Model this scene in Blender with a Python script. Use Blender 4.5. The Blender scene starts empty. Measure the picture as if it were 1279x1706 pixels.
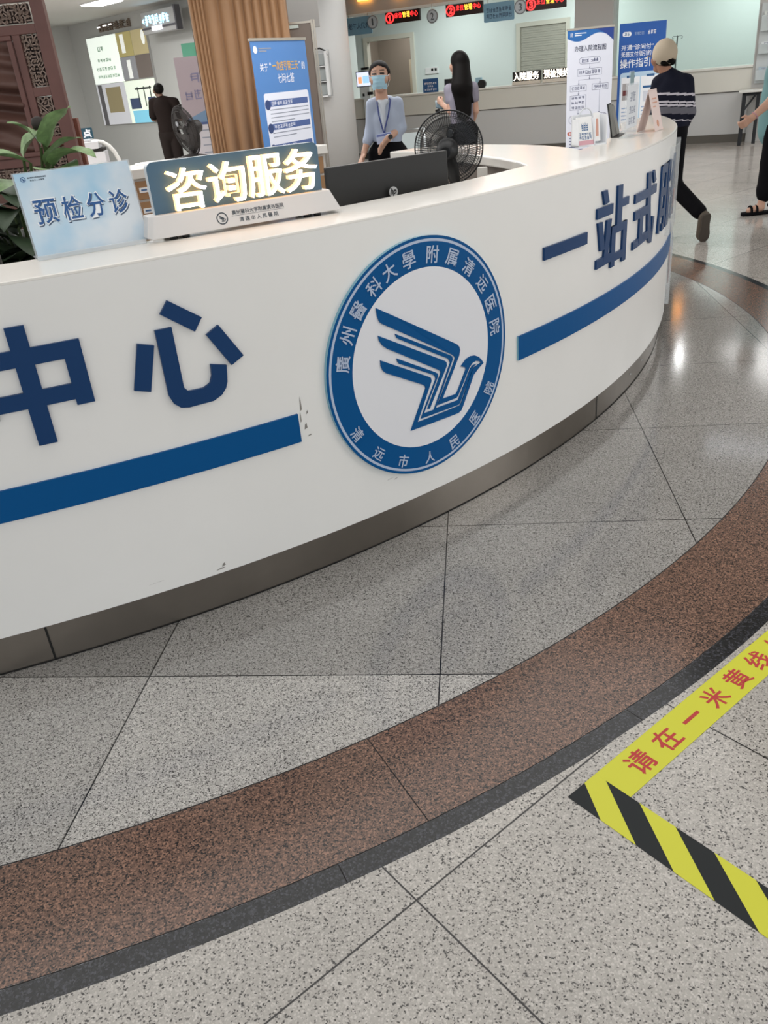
import bpy, math, random
import numpy as np
from mathutils import Vector, Matrix
PI = math.pi
random.seed(7); np.random.seed(7)
S = bpy.context.scene
COL = S.collection

# ------------------------------------------------------------------ camera, world, lights, exposure
H = 1.39724
F_PX, PITCH, ROLL = 1361.95, 0.486218, -0.096572
cam_d = bpy.data.cameras.new('camera'); cam = bpy.data.objects.new('camera', cam_d); COL.objects.link(cam)
cam_d.sensor_fit = 'VERTICAL'; cam_d.sensor_height = 36.0; cam_d.lens = 36.0 * F_PX / 1706.0
cam_d.clip_start = 0.05; cam_d.clip_end = 100
_cp, _sp, _c, _s = math.cos(PITCH), math.sin(PITCH), math.cos(ROLL), math.sin(ROLL)
_f = Vector((0, _cp, -_sp)); _r = Vector((1, 0, 0)); _u = Vector((0, _sp, _cp))
_r2 = _c * _r + _s * _u; _u2 = -_s * _r + _c * _u
cam.matrix_world = Matrix(((_r2.x, _u2.x, -_f.x, 0), (_r2.y, _u2.y, -_f.y, 0), (_r2.z, _u2.z, -_f.z, H), (0, 0, 0, 1)))
S.camera = cam
S.view_settings.view_transform = 'Standard'; S.view_settings.look = 'None'
S.view_settings.gamma = 1.0; S.view_settings.use_curve_mapping = False
S.view_settings.exposure = 0.25
w = bpy.data.worlds.new('world'); S.world = w; w.use_nodes = True
w.node_tree.nodes['Background'].inputs[0].default_value = (0.93, 0.97, 1.0, 1)
w.node_tree.nodes['Background'].inputs[1].default_value = 0.9
CEIL = 2.86

def area(name, x, y, z, sx, sy, power, color=(1, 0.995, 0.985)):
    l = bpy.data.lights.new(name, 'AREA'); l.shape = 'RECTANGLE'; l.size = sx; l.size_y = sy; l.energy = power; l.color = color
    o = bpy.data.objects.new(name, l); o.location = (x, y, z); COL.objects.link(o); return o
for (lx, ly, pw, sx, sy) in [(-0.6, 3.2, 76, 5.6, 4.0), (-6.2, 4.6, 70, 2.6, 1.8), (6.8, 2.2, 150, 3.2, 2.4), (-3.4, 7.4, 90, 2.6, 1.8), (0.4, 8.2, 65, 2.6, 1.8), (7.6, 8.4, 45, 2.6, 1.8), (2.2, 11.4, 60, 2.6, 1.8),
                     (-1.0, 11.6, 35, 2.6, 1.8), (6.8, 11.6, 45, 2.6, 1.8), (-5.6, 12.4, 300, 2.6, 1.8), (1.4, 13.6, 18, 2.6, 1.8)]:
    area('ceiling_fill_light', lx, ly, CEIL - 0.02, sx, sy, pw)  # unseen fill areas below the ceiling, sized and placed for brightness and soft reflections
area('linear_tube_light', 4.6, 8.6, CEIL - 0.02, 0.05, 1.5, 3, (0.85, 0.9, 1.0)).rotation_euler = (0, 0, math.radians(60))
# service room behind the counter opening
for (lx, ly, pw) in [(1.9, 18.6, 55), (4.4, 17.4, 55), (7.0, 16.0, 55)]:
    area('service_room_light', lx, ly, 2.82, 1.2, 0.8, pw * 0.62, (0.93, 1.0, 0.98))
area('corridor_fill_light', *(3.0 * 0.486 - 0.3 * 0.874 + 0.8 * 0.486, 17.7 + 0.3 * 0.486 + 3.8 * 0.874), 2.6, 0.5, 0.5, 14)  # unseen fill, added to brighten the corridor behind the doorway
sp = bpy.data.lights.new('downlight', 'POINT'); sp.energy = 4.5; sp.shadow_soft_size = 0.04
so = bpy.data.objects.new('downlight', sp); so.location = (4.80, 12.16, CEIL - 0.07); COL.objects.link(so)

# ------------------------------------------------------------------ materials
def lin(c):
    if isinstance(c, str): c = tuple(int(c[i:i + 2], 16) for i in (0, 2, 4))
    return tuple((v / 255 / 12.92 if v / 255 <= 0.04045 else ((v / 255 + 0.055) / 1.055) ** 2.4) for v in c) + (1.0,)
MATS = {}
def M(name, col, rough=0.5, metal=0.0, emit=None, es=0.0, alpha=None, trans=0.0, ior=1.45, bump=0.0, bscale=200.0, var=0.0, vscale=6.0):
    if name in MATS: return MATS[name]
    m = bpy.data.materials.new(name); m.use_nodes = True; nt = m.node_tree; b = nt.nodes['Principled BSDF']
    b.inputs['Base Color'].default_value = lin(col); b.inputs['Roughness'].default_value = rough; b.inputs['Metallic'].default_value = metal
    b.inputs['IOR'].default_value = ior
    if name.startswith(('blue_acr', 'navy_acr', 'hair', 'trousers', 'tee', 'sweater')): b.inputs['Specular IOR Level'].default_value = 0.15
    if emit is not None: b.inputs['Emission Color'].default_value = lin(emit); b.inputs['Emission Strength'].default_value = es
    if alpha is not None: b.inputs['Alpha'].default_value = alpha
    if trans: b.inputs['Transmission Weight'].default_value = trans
    if bump or var:
        tc = nt.nodes.new('ShaderNodeTexCoord')
    if bump:
        n = nt.nodes.new('ShaderNodeTexNoise'); n.inputs['Scale'].default_value = bscale; nt.links.new(tc.outputs['Object'], n.inputs['Vector'])
        bp = nt.nodes.new('ShaderNodeBump'); bp.inputs['Strength'].default_value = bump; bp.inputs['Distance'].default_value = 0.01
        nt.links.new(n.outputs['Fac'], bp.inputs['Height']); nt.links.new(bp.outputs['Normal'], b.inputs['Normal'])
    if var:
        n = nt.nodes.new('ShaderNodeTexNoise'); n.inputs['Scale'].default_value = vscale; n.inputs['Detail'].default_value = 5; nt.links.new(tc.outputs['Object'], n.inputs['Vector'])
        hs = nt.nodes.new('ShaderNodeHueSaturation'); hs.inputs['Color'].default_value = lin(col)
        mr = nt.nodes.new('ShaderNodeMapRange'); mr.inputs[1].default_value = 0.3; mr.inputs[2].default_value = 0.7; mr.inputs[3].default_value = 1 - var; mr.inputs[4].default_value = 1 + var
        nt.links.new(n.outputs['Fac'], mr.inputs[0]); nt.links.new(mr.outputs[0], hs.inputs['Value']); nt.links.new(hs.outputs['Color'], b.inputs['Base Color'])
    MATS[name] = m; return m

def granite(name, light, mid, dark, rough, grid=None, speck=0.0, scale=1.0, dark_rows=0.0):
    """speckled polished granite; grid = (angle, ox, oy, size) draws tile joints"""
    m = bpy.data.materials.new(name); m.use_nodes = True; nt = m.node_tree; N = nt.nodes; L = nt.links; b = N['Principled BSDF']
    tc = N.new('ShaderNodeTexCoord')
    v = N.new('ShaderNodeTexVoronoi'); v.inputs['Scale'].default_value = 400 * scale; L.new(tc.outputs['Object'], v.inputs['Vector'])
    sep = N.new('ShaderNodeSeparateColor'); L.new(v.outputs['Color'], sep.inputs[0])
    n2 = N.new('ShaderNodeTexNoise'); n2.inputs['Scale'].default_value = 130 * scale; n2.inputs['Detail'].default_value = 3; L.new(tc.outputs['Object'], n2.inputs['Vector'])
    ad = N.new('ShaderNodeMath'); ad.operation = 'MULTIPLY_ADD'; L.new(n2.outputs['Fac'], ad.inputs[0]); ad.inputs[1].default_value = 0.9; ad.inputs[2].default_value = -0.45
    a2 = N.new('ShaderNodeMath'); a2.operation = 'ADD'; L.new(sep.outputs[0], a2.inputs[0]); L.new(ad.outputs[0], a2.inputs[1])
    r = N.new('ShaderNodeValToRGB'); e = r.color_ramp.elements
    e[0].position = 0.0; e[0].color = lin(dark); e[1].position = 1.0; e[1].color = lin(light)
    k = e.new(0.10 + speck); k.color = lin(dark); k = e.new(0.24 + speck); k.color = lin(mid); k = e.new(0.62); k.color = lin(mid)
    L.new(a2.outputs[0], r.inputs[0])
    # large soft variation
    n3 = N.new('ShaderNodeTexNoise'); n3.inputs['Scale'].default_value = 2.3; n3.inputs['Detail'].default_value = 3; L.new(tc.outputs['Object'], n3.inputs['Vector'])
    mr = N.new('ShaderNodeMapRange'); mr.inputs[1].default_value = 0.3; mr.inputs[2].default_value = 0.7; mr.inputs[3].default_value = 0.92; mr.inputs[4].default_value = 1.07
    L.new(n3.outputs['Fac'], mr.inputs[0])
    hs = N.new('ShaderNodeHueSaturation'); L.new(r.outputs[0], hs.inputs['Color']); L.new(mr.outputs[0], hs.inputs['Value'])
    out = hs.outputs['Color']
    if grid:
        ang, ox, oy, size = grid
        c, s = math.cos(ang), math.sin(ang)
        sx = N.new('ShaderNodeSeparateXYZ'); L.new(tc.outputs['Object'], sx.inputs[0])
        def comb(a, bb, off):
            m1 = N.new('ShaderNodeMath'); m1.operation = 'MULTIPLY'; L.new(sx.outputs[0], m1.inputs[0]); m1.inputs[1].default_value = a
            m2 = N.new('ShaderNodeMath'); m2.operation = 'MULTIPLY_ADD'; L.new(sx.outputs[1], m2.inputs[0]); m2.inputs[1].default_value = bb; L.new(m1.outputs[0], m2.inputs[2])
            m3 = N.new('ShaderNodeMath'); m3.operation = 'SUBTRACT'; L.new(m2.outputs[0], m3.inputs[0]); m3.inputs[1].default_value = off
            return m3.outputs[0]
        U = comb(c, s, ox); V = comb(-s, c, oy)
        ds = []
        for q in (U, V):
            p = N.new('ShaderNodeMath'); p.operation = 'PINGPONG'; L.new(q, p.inputs[0]); p.inputs[1].default_value = size / 2; ds.append(p.outputs[0])
        mn = N.new('ShaderNodeMath'); mn.operation = 'MINIMUM'; L.new(ds[0], mn.inputs[0]); L.new(ds[1], mn.inputs[1])
        g = N.new('ShaderNodeMapRange'); g.inputs[1].default_value = 0.0012; g.inputs[2].default_value = 0.0026; L.new(mn.outputs[0], g.inputs[0])
        # per-tile tone
        fl = []
        for q in (U, V):
            d = N.new('ShaderNodeMath'); d.operation = 'DIVIDE'; L.new(q, d.inputs[0]); d.inputs[1].default_value = size
            ff = N.new('ShaderNodeMath'); ff.operation = 'FLOOR'; L.new(d.outputs[0], ff.inputs[0]); fl.append(ff.outputs[0])
        cx = N.new('ShaderNodeCombineXYZ'); L.new(fl[0], cx.inputs[0]); L.new(fl[1], cx.inputs[1])
        wn = N.new('ShaderNodeTexWhiteNoise'); wn.noise_dimensions = '2D'; L.new(cx.outputs[0], wn.inputs['Vector'])
        mt = N.new('ShaderNodeMapRange'); mt.inputs[3].default_value = 0.94; mt.inputs[4].default_value = 1.05; L.new(wn.outputs['Value'], mt.inputs[0])
        tone = mt.outputs[0]
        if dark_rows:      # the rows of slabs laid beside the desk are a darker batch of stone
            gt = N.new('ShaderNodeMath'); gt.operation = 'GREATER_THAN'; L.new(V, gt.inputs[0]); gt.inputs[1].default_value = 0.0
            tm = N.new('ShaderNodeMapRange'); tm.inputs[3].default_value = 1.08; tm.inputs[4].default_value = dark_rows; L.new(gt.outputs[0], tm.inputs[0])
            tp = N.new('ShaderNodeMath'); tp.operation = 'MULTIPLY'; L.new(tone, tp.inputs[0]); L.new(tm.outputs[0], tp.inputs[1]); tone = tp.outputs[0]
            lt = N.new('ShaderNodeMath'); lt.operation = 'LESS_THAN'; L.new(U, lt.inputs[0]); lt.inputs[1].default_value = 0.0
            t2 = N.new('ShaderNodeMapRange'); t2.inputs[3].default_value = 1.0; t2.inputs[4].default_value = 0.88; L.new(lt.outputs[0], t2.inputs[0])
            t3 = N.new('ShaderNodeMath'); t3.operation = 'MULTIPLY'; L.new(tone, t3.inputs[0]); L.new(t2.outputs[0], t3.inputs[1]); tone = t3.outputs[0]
        h2 = N.new('ShaderNodeHueSaturation'); L.new(out, h2.inputs['Color']); L.new(tone, h2.inputs['Value'])
        mx = N.new('ShaderNodeMix'); mx.data_type = 'RGBA'; L.new(g.outputs[0], mx.inputs[0]); mx.inputs[6].default_value = lin('1c1a1a'); L.new(h2.outputs['Color'], mx.inputs[7])
        out = mx.outputs[2]
    L.new(out, b.inputs['Base Color'])
    rn = N.new('ShaderNodeMapRange'); rn.inputs[3].default_value = rough * 0.8; rn.inputs[4].default_value = rough * 1.25; L.new(n2.outputs['Fac'], rn.inputs[0]); L.new(rn.outputs[0], b.inputs['Roughness'])
    b.inputs['IOR'].default_value = 1.5
    MATS[name] = m; return m

# ------------------------------------------------------------------ mesh builder
def xf(mat, p): return tuple(mat @ Vector(p)) if mat is not None else tuple(p)
class MB:
    def __init__(s): s.v = []; s.f = []; s.m = []; s.sm = []
    def add(s, vs, fs, m=0, smooth=False, mat=None):
        o = len(s.v)
        s.v += [xf(mat, p) for p in vs] if mat is not None else [tuple(p) for p in vs]
        for f in fs: s.f.append([i + o for i in f]); s.m.append(m); s.sm.append(smooth)
        return s
    def box(s, x0, x1, y0, y1, z0, z1, m=0, mat=None):
        v = [(x0, y0, z0), (x1, y0, z0), (x1, y1, z0), (x0, y1, z0), (x0, y0, z1), (x1, y0, z1), (x1, y1, z1), (x0, y1, z1)]
        return s.add(v, [(3, 2, 1, 0), (4, 5, 6, 7), (0, 1, 5, 4), (1, 2, 6, 5), (2, 3, 7, 6), (3, 0, 4, 7)], m, False, mat)
    def prism(s, poly, z0, z1, m=0, mat=None, ms=None):
        """poly in xy, extruded z0..z1"""
        a = sum(poly[i][0] * poly[(i + 1) % len(poly)][1] - poly[(i + 1) % len(poly)][0] * poly[i][1] for i in range(len(poly)))
        if a < 0: poly = poly[::-1]
        n = len(poly)
        v = [(p[0], p[1], z0) for p in poly] + [(p[0], p[1], z1) for p in poly]
        s.add(v, [list(range(n))[::-1], list(range(n, 2 * n))], m, False, mat)
        o = len(s.v) - 2 * n
        for i in range(n):
            j = (i + 1) % n; s.f.append([o + i, o + j, o + n + j, o + n + i]); s.m.append(m if ms is None else ms); s.sm.append(False)
        return s
    def face_xz(s, poly, y0, y1, m=0, mat=None, ms=None):
        """poly in (x,z), front at y0 (towards -y), back at y1"""
        q = Matrix(((1, 0, 0, 0), (0, 0, -1, 0), (0, 1, 0, 0), (0, 0, 0, 1)))
        return s.prism(poly, -y1, -y0, m, q if mat is None else mat @ q, ms)
    def tube(s, pts, r, n=8, m=0, mat=None, close=False, caps=True):
        pts = [Vector(p) for p in pts]; k = len(pts)
        rs = r if isinstance(r, (list, tuple)) else [r] * k
        vs = []; up = None
        for i, p in enumerate(pts):
            if close: t = pts[(i + 1) % k] - pts[i - 1]
            else: t = pts[min(i + 1, k - 1)] - pts[max(i - 1, 0)]
            t.normalize()
            if up is None:
                up = Vector((0, 0, 1)) if abs(t.z) < 0.9 else Vector((1, 0, 0))
            a = t.cross(up); 
            if a.length < 1e-6: a = t.cross(Vector((0.3, 1, 0.2)))
            a.normalize(); bb = a.cross(t); up = bb
            for j in range(n):
                th = 2 * PI * j / n; vs.append(tuple(p + (a * math.cos(th) + bb * math.sin(th)) * rs[i]))
        fs = []
        for i in range(k if close else k - 1):
            for j in range(n):
                i2 = (i + 1) % k; fs.append((i * n + j, i * n + (j + 1) % n, i2 * n + (j + 1) % n, i2 * n + j))
        s.add(vs, fs, m, n > 5, mat)
        if caps and not close:
            o = len(s.v) - len(vs)
            s.f.append([o + j for j in range(n)]); s.f.append([o + (k - 1) * n + j for j in range(n)][::-1]); s.m += [m, m]; s.sm += [False, False]
        return s
    def lathe(s, prof, n=32, m=0, mat=None, smooth=True):
        vs = []; fs = []
        for (r, z) in prof:
            for j in range(n): vs.append((r * math.cos(2 * PI * j / n), r * math.sin(2 * PI * j / n), z))
        for i in range(len(prof) - 1):
            for j in range(n): fs.append((i * n + j, i * n + (j + 1) % n, (i + 1) * n + (j + 1) % n, (i + 1) * n + j))
        s.add(vs, fs, m, smooth, mat)
        o = len(s.v) - len(vs)
        s.f.append([o + j for j in range(n)][::-1]); s.f.append([o + (len(prof) - 1) * n + j for j in range(n)]); s.m += [m, m]; s.sm += [False, False]
        return s
    def build(s, name, mats, parent=None, bevel=0.0, world=False, remap=None):
        me = bpy.data.meshes.new(name)
        vs = s.v
        if remap: vs = [remap(p) for p in vs]
        if world and parent is not None:
            off = WLOC[parent.name]; vs = [(p[0] - off[0], p[1] - off[1], p[2] - off[2]) for p in vs]
        me.from_pydata(vs, [], s.f)
        if not isinstance(mats, (list, tuple)): mats = [mats]
        for mm in mats: me.materials.append(mm)
        for p, mi, sm in zip(me.polygons, s.m, s.sm): p.material_index = mi; p.use_smooth = sm
        me.update()
        o = bpy.data.objects.new(name, me); COL.objects.link(o)
        if parent is not None:
            o.parent = parent
            if world: WLOC[o.name] = WLOC[parent.name]
        elif world: WLOC[o.name] = (0, 0, 0)
        if bevel:
            b = o.modifiers.new('bevel', 'BEVEL'); b.width = bevel; b.segments = 2; b.limit_method = 'ANGLE'; b.angle_limit = math.radians(40)
        return o
WLOC = {}
def thing(name, label, cat, loc=(0, 0, 0), rz=0.0, group=None):
    o = bpy.data.objects.new(name, None); COL.objects.link(o); o.empty_display_size = 0.1
    o.location = loc; o.rotation_euler = (0, 0, rz); o['label'] = label; o['category'] = cat
    if group: o['group'] = group
    WLOC[o.name] = tuple(loc); return o
def tag(o, label, cat, group=None, kind=None):
    if label: o['label'] = label
    if cat: o['category'] = cat
    if group: o['group'] = group
    if kind: o['kind'] = kind
    return o
def struct(name, mb, mats, label=None, bevel=0):
    o = mb.build(name, mats, None, bevel); o['kind'] = 'structure'
    if label: o['label'] = label
    return o

# ------------------------------------------------------------------ text (built-in font) as mesh
_TX = {}
def text_mesh(body, bold=0.0, depth=0.0, spacing=1.0):
    k = (body, bold, depth, spacing)
    if k not in _TX:
        c = bpy.data.curves.new('t', 'FONT'); c.body = body; c.size = 1; c.offset = bold; c.extrude = depth / 2 if depth else 0; c.resolution_u = 3; c.space_character = spacing
        o = bpy.data.objects.new('t', c); COL.objects.link(o)
        dg = bpy.context.evaluated_depsgraph_get(); me = bpy.data.meshes.new_from_object(o.evaluated_get(dg))
        v = np.array([p.co[:] for p in me.vertices]).reshape(-1, 3); f = [list(p.vertices) for p in me.polygons]
        nrm = [p.normal.z for p in me.polygons]
        bpy.data.objects.remove(o); bpy.data.curves.remove(c); bpy.data.meshes.remove(me)
        _TX[k] = (v, f, nrm)
    return _TX[k]
def add_text(mb, body, x0, x1, z0, z1, y, depth=0.002, m=0, ms=None, bold=0.0, mat=None, spacing=1.0, keep=False):
    """text fitted into the box x0..x1, z0..z1 on a face looking to -y; front at y-depth, back at y"""
    v, f, nr = text_mesh(body, bold, 1.0, spacing)
    a, b = v.min(0), v.max(0)
    w_, h_ = (b - a)[:2]
    sx, sz = (x1 - x0) / w_, (z1 - z0) / max(h_, 1e-6)
    if keep: sx = sz = min(sx, sz)
    cx, cz = (x0 + x1) / 2, (z0 + z1) / 2; c = (a + b) / 2
    vs = [(cx + (p[0] - c[0]) * sx, y - depth * (p[2] + 0.5), cz + (p[1] - c[1]) * sz) for p in v]
    o = len(mb.v); mb.add(vs, [], m, False, mat)
    for q, nz in zip(f, nr):
        mb.f.append([i + o for i in q]); mb.m.append(m if (ms is None or nz > 0.5) else ms); mb.sm.append(False)
    return mb
def glyph_bars(mb, n, x0, x1, z0, z1, y, m=0, depth=0.001, rng=random, mat=None, gap=0.22):
    """n unreadable far-off characters as small stroke clusters"""
    cw = (x1 - x0) / n
    for i in range(n):
        a = x0 + i * cw + cw * gap / 2; b = x0 + (i + 1) * cw - cw * gap / 2; h = z1 - z0; t = h * 0.13
        for q in rng.sample([0.02, 0.3, 0.55, 0.8], 3): mb.box(a + (b - a) * rng.choice([0, 0.15]), b - (b - a) * rng.choice([0, 0.15]), y - depth, y, z0 + h * q, z0 + h * q + t, m, mat)
        for q in rng.sample([0.05, 0.42, 0.78], 2): mb.box(a + (b - a) * q, a + (b - a) * q + (b - a) * 0.16, y - depth, y, z0 + h * rng.choice([0, 0.2]), z1 - h * rng.choice([0, 0.15]), m, mat)
    return mb
def text_lines(mb, x0, x1, z_top, n, pitch, h, y, m=0, last=0.6, depth=0.001, mat=None):
    for i in range(n):
        e = x1 if i < n - 1 else x0 + (x1 - x0) * last
        mb.box(x0, e, y - depth, y, z_top - i * pitch - h, z_top - i * pitch, m, mat)
    return mb

# ------------------------------------------------------------------ signed-distance figures -> one continuous surface
def cap(a, b, ra, rb=None, fy=1.0): return ('c', np.array(a, float), np.array(b, float), ra, ra if rb is None else rb, fy)
def ell(c, r): return ('e', np.array(c, float), np.array(r, float))
def sdf_mesh(prims, h, k=0.02):
    lo = np.full(3, 1e9); hi = -lo
    bbs = []
    for p in prims:
        if p[0] == 'c':
            R = max(p[3], p[4]); a = np.minimum(p[1], p[2]) - R; b = np.maximum(p[1], p[2]) + R
        else: a = p[1] - p[2]; b = p[1] + p[2]
        bbs.append((a, b)); lo = np.minimum(lo, a); hi = np.maximum(hi, b)
    lo = lo - 3 * h - k; hi = hi + 3 * h + k
    n = np.ceil((hi - lo) / h).astype(int) + 1
    D = np.full(n, 1.0, np.float32)
    pad = k * 1.5 + 3 * h
    for p, (a, b) in zip(prims, bbs):
        i0 = np.maximum(((a - pad - lo) / h).astype(int), 0); i1 = np.minimum(((b + pad - lo) / h).astype(int) + 2, n)
        ax = [lo[q] + h * np.arange(i0[q], i1[q]) for q in range(3)]
        X, Y, Z = np.meshgrid(*ax, indexing='ij')
        if p[0] == 'c':
            A, B, ra, rb, fy = p[1:]
            d = B - A; dd = max(d @ d, 1e-9)
            t = np.clip(((X - A[0]) * d[0] + (Y - A[1]) * d[1] + (Z - A[2]) * d[2]) / dd, 0, 1)
            dist = np.sqrt((X - A[0] - t * d[0]) ** 2 + ((Y - A[1] - t * d[1]) / fy) ** 2 + (Z - A[2] - t * d[2]) ** 2) - (ra + (rb - ra) * t)
        else:
            C, R = p[1], p[2]
            q = np.sqrt(((X - C[0]) / R[0]) ** 2 + ((Y - C[1]) / R[1]) ** 2 + ((Z - C[2]) / R[2]) ** 2)
            dist = (q - 1) * R.min()
        sl = tuple(slice(i0[q], i1[q]) for q in range(3))
        o = D[sl]; hh = np.clip(0.5 + 0.5 * (o - dist) / k, 0, 1)
        D[sl] = (o + (dist - o) * hh - k * hh * (1 - hh)).astype(np.float32)
    # surface nets
    ins = D < 0
    cnt = np.zeros(np.array(n) - 1, np.int8); acc = np.zeros(tuple(np.array(n) - 1) + (3,), np.float32); num = np.zeros(np.array(n) - 1, np.int8)
    offs = [(0, 0, 0), (1, 0, 0), (0, 1, 0), (1, 1, 0), (0, 0, 1), (1, 0, 1), (0, 1, 1), (1, 1, 1)]
    sh = lambda A, o: A[o[0]:A.shape[0] - 1 + o[0], o[1]:A.shape[1] - 1 + o[1], o[2]:A.shape[2] - 1 + o[2]]
    for o in offs: cnt += sh(ins, o)
    act = np.argwhere((cnt > 0) & (cnt < 8))
    idx = -np.ones(np.array(n) - 1, np.int64); idx[tuple(act.T)] = np.arange(len(act))
    pos = np.zeros((len(act), 3)); w_ = np.zeros(len(act))
    for i in range(8):
        for j in range(i + 1, 8):
            if sum(abs(offs[i][q] - offs[j][q]) for q in range(3)) != 1: continue
            di = D[tuple((act + offs[i]).T)]; dj = D[tuple((act + offs[j]).T)]
            c = (di < 0) != (dj < 0)
            t = np.where(c, di / np.where(c, di - dj, 1), 0)[:, None]
            pos += np.where(c[:, None], np.array(offs[i]) + t * (np.array(offs[j]) - np.array(offs[i])), 0); w_ += c
    V = lo + h * (act + pos / w_[:, None])
    Fs = []
    for ax in range(3):
        o = [0, 0, 0]; o[ax] = 1
        a = ins[:-1, :-1, :-1]; b = ins[o[0]:n[0] - 1 + o[0], o[1]:n[1] - 1 + o[1], o[2]:n[2] - 1 + o[2]]
        e = np.argwhere(a != b); u, v = (ax + 1) % 3, (ax + 2) % 3
        e = e[(e[:, u] > 0) & (e[:, v] > 0)]
        eu = np.zeros(3, int); eu[u] = 1; ev = np.zeros(3, int); ev[v] = 1
        q = np.stack([idx[tuple((e - eu - ev).T)], idx[tuple((e - ev).T)], idx[tuple(e.T)], idx[tuple((e - eu).T)]], 1)
        flip = ~a[tuple(e.T)]
        q[flip] = q[flip][:, ::-1]
        Fs.append(q)
    return V, np.concatenate(Fs)
def sdf_obj(name, prims, h, mats, parent, k=0.02, paint=None):
    V, Fq = sdf_mesh(prims, h, k)
    me = bpy.data.meshes.new(name); me.from_pydata(V.tolist(), [], Fq.tolist())
    if not isinstance(mats, (list, tuple)): mats = [mats]
    for m in mats: me.materials.append(m)
    me.polygons.foreach_set('use_smooth', [True] * len(me.polygons))
    if paint:
        cen = V[Fq].mean(1); me.polygons.foreach_set('material_index', np.asarray(paint(cen), int).tolist())
    me.update(); o = bpy.data.objects.new(name, me); COL.objects.link(o); o.parent = parent
    return o
def V3(*a): return np.array(a, float)
def hand(wrist, fwd, across, s=1.0, curl=0.5, thumb=1):
    """palm, four unequal fingers bent by curl, thumb from the palm's side. fwd: along fingers, across: towards the thumb side"""
    wrist = V3(*wrist); f = V3(*fwd); f /= np.linalg.norm(f); a = V3(*across); a -= f * (a @ f); a /= np.linalg.norm(a); nrm = np.cross(f, a) * thumb
    P = []
    for t in (-0.026, -0.009, 0.009, 0.026):
        P.append(cap(wrist + a * t * 0.7 * s, wrist + f * 0.078 * s + a * t * s, 0.0135 * s, 0.0105 * s))
    for t, L in ((0.027, 0.066), (0.009, 0.074), (-0.009, 0.069), (-0.027, 0.054)):
        b0 = wrist + f * 0.08 * s + a * t * s
        d1 = f * math.cos(curl * 0.5) + nrm * math.sin(curl * 0.5); d2 = f * math.cos(curl * 1.4) + nrm * math.sin(curl * 1.4)
        b1 = b0 + d1 * L * 0.5 * s; b2 = b1 + d2 * L * 0.5 * s
        P += [cap(b0 - f * 0.012 * s, b1, 0.0092 * s, 0.0082 * s), cap(b1, b2, 0.0082 * s, 0.0068 * s)]
    t0 = wrist + f * 0.022 * s + a * 0.026 * s; t1 = t0 + (f * 0.6 + a * 0.7 + nrm * 0.35) * 0.034 * s; t2 = t1 + (f * 0.9 + a * 0.15 + nrm * 0.45) * 0.03 * s
    P += [cap(t0, t1, 0.0125 * s, 0.0098 * s), cap(t1, t2, 0.0098 * s, 0.0078 * s)]
    return P

# ================================================================== SETTING
GR_IN = granite('grey_granite_ring_side', 'd2cec9', 'aca8a3', '4a4745', 0.11, (-0.13898, -0.93093, 1.69891, 0.8), 0.0, 1.0, 0.75)
_a = -0.13898 + PI / 4; _cx, _cy = -0.01, 1.04
GR_OUT = granite('light_granite', 'd1cbc4', 'b3ada6', '403d3a', 0.13, (_a, _cx * math.cos(_a) + _cy * math.sin(_a), -_cx * math.sin(_a) + _cy * math.cos(_a), 0.8), -0.06, 0.8)
GR_BR = granite('brown_granite', 'a07a66', '6c5347', '27201e', 0.18, None, 0.05, .8)
GR_BK = granite('black_granite', '45454c', '1d1e21', '0e0e10', 0.18, None, 0.12, .6)
GROUT = M('grout', '1a1716', 0.8)
RC = (-1.8313, 5.2101); R1, R2, R3 = 4.1042, 4.3998, 4.4501
def pol(r, a, z=0.0): return (RC[0] + r * math.cos(a), RC[1] + r * math.sin(a), z)
mb = MB(); NS = 360
def ring(r0, r1, angs, m, z=0.0):
    for a, b in angs:
        k = max(1, int(abs(b - a) / math.radians(1.0)) + 1)
        for i in range(k):
            t0, t1 = a + (b - a) * i / k, a + (b - a) * (i + 1) / k
            mb.add([pol(r0, t0, z), pol(r1, t0, z), pol(r1, t1, z), pol(r0, t1, z)], [(0, 1, 2, 3)], m)
full = [(0, 2 * PI)]
mb.add([pol(R1, 2 * PI * i / NS) for i in range(NS)], [list(range(NS))], 0)
G1 = 0.0035
ring(R1, R1 + G1, full, 4); ring(R2 - 0.0025, R2, full, 4)
def stones(start, pitch, gap):
    n = int(round(2 * PI / math.radians(pitch))); out = []; joints = []
    p = 2 * PI / n; g = gap
    for i in range(n):
        a = math.radians(start) + i * p; out.append((a + g / 2, a + p - g / 2)); joints.append((a - g / 2, a + g / 2))
    return out, joints
st, jt = stones(-64.95, 12.41, 0.0006); ring(R1 + G1, R2 - 0.0025, st, 2); ring(R1 + G1, R2 - 0.0025, jt, 4)
st, jt = stones(-67.7, 10.21, 0.0005); ring(R2, R3, st, 3); ring(R2, R3, jt, 4)
# outer floor with a round hole
corners = [(-16, -8), (16, -8), (16, 26), (-16, 26)]
def outer_pt(a):
    dx, dy = math.cos(a), math.sin(a); t = 1e9
    if dx > 1e-9: t = min(t, (16 - RC[0]) / dx)
    if dx < -1e-9: t = min(t, (-16 - RC[0]) / dx)
    if dy > 1e-9: t = min(t, (26 - RC[1]) / dy)
    if dy < -1e-9: t = min(t, (-8 - RC[1]) / dy)
    return (RC[0] + t * dx, RC[1] + t * dy, 0)
cang = sorted([math.atan2(c[1] - RC[1], c[0] - RC[0]) % (2 * PI) for c in corners] + [2 * PI * i / NS for i in range(NS)])
for i in range(len(cang)):
    a, b = cang[i], cang[(i + 1) % len(cang)]
    if abs(a - b) < 1e-7: continue
    mb.add([pol(R3, a), outer_pt(a), outer_pt(b), pol(R3, b)], [(0, 1, 2, 3)], 1)
struct('floor', mb, [GR_IN, GR_OUT, GR_BR, GR_BK, GROUT])

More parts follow.
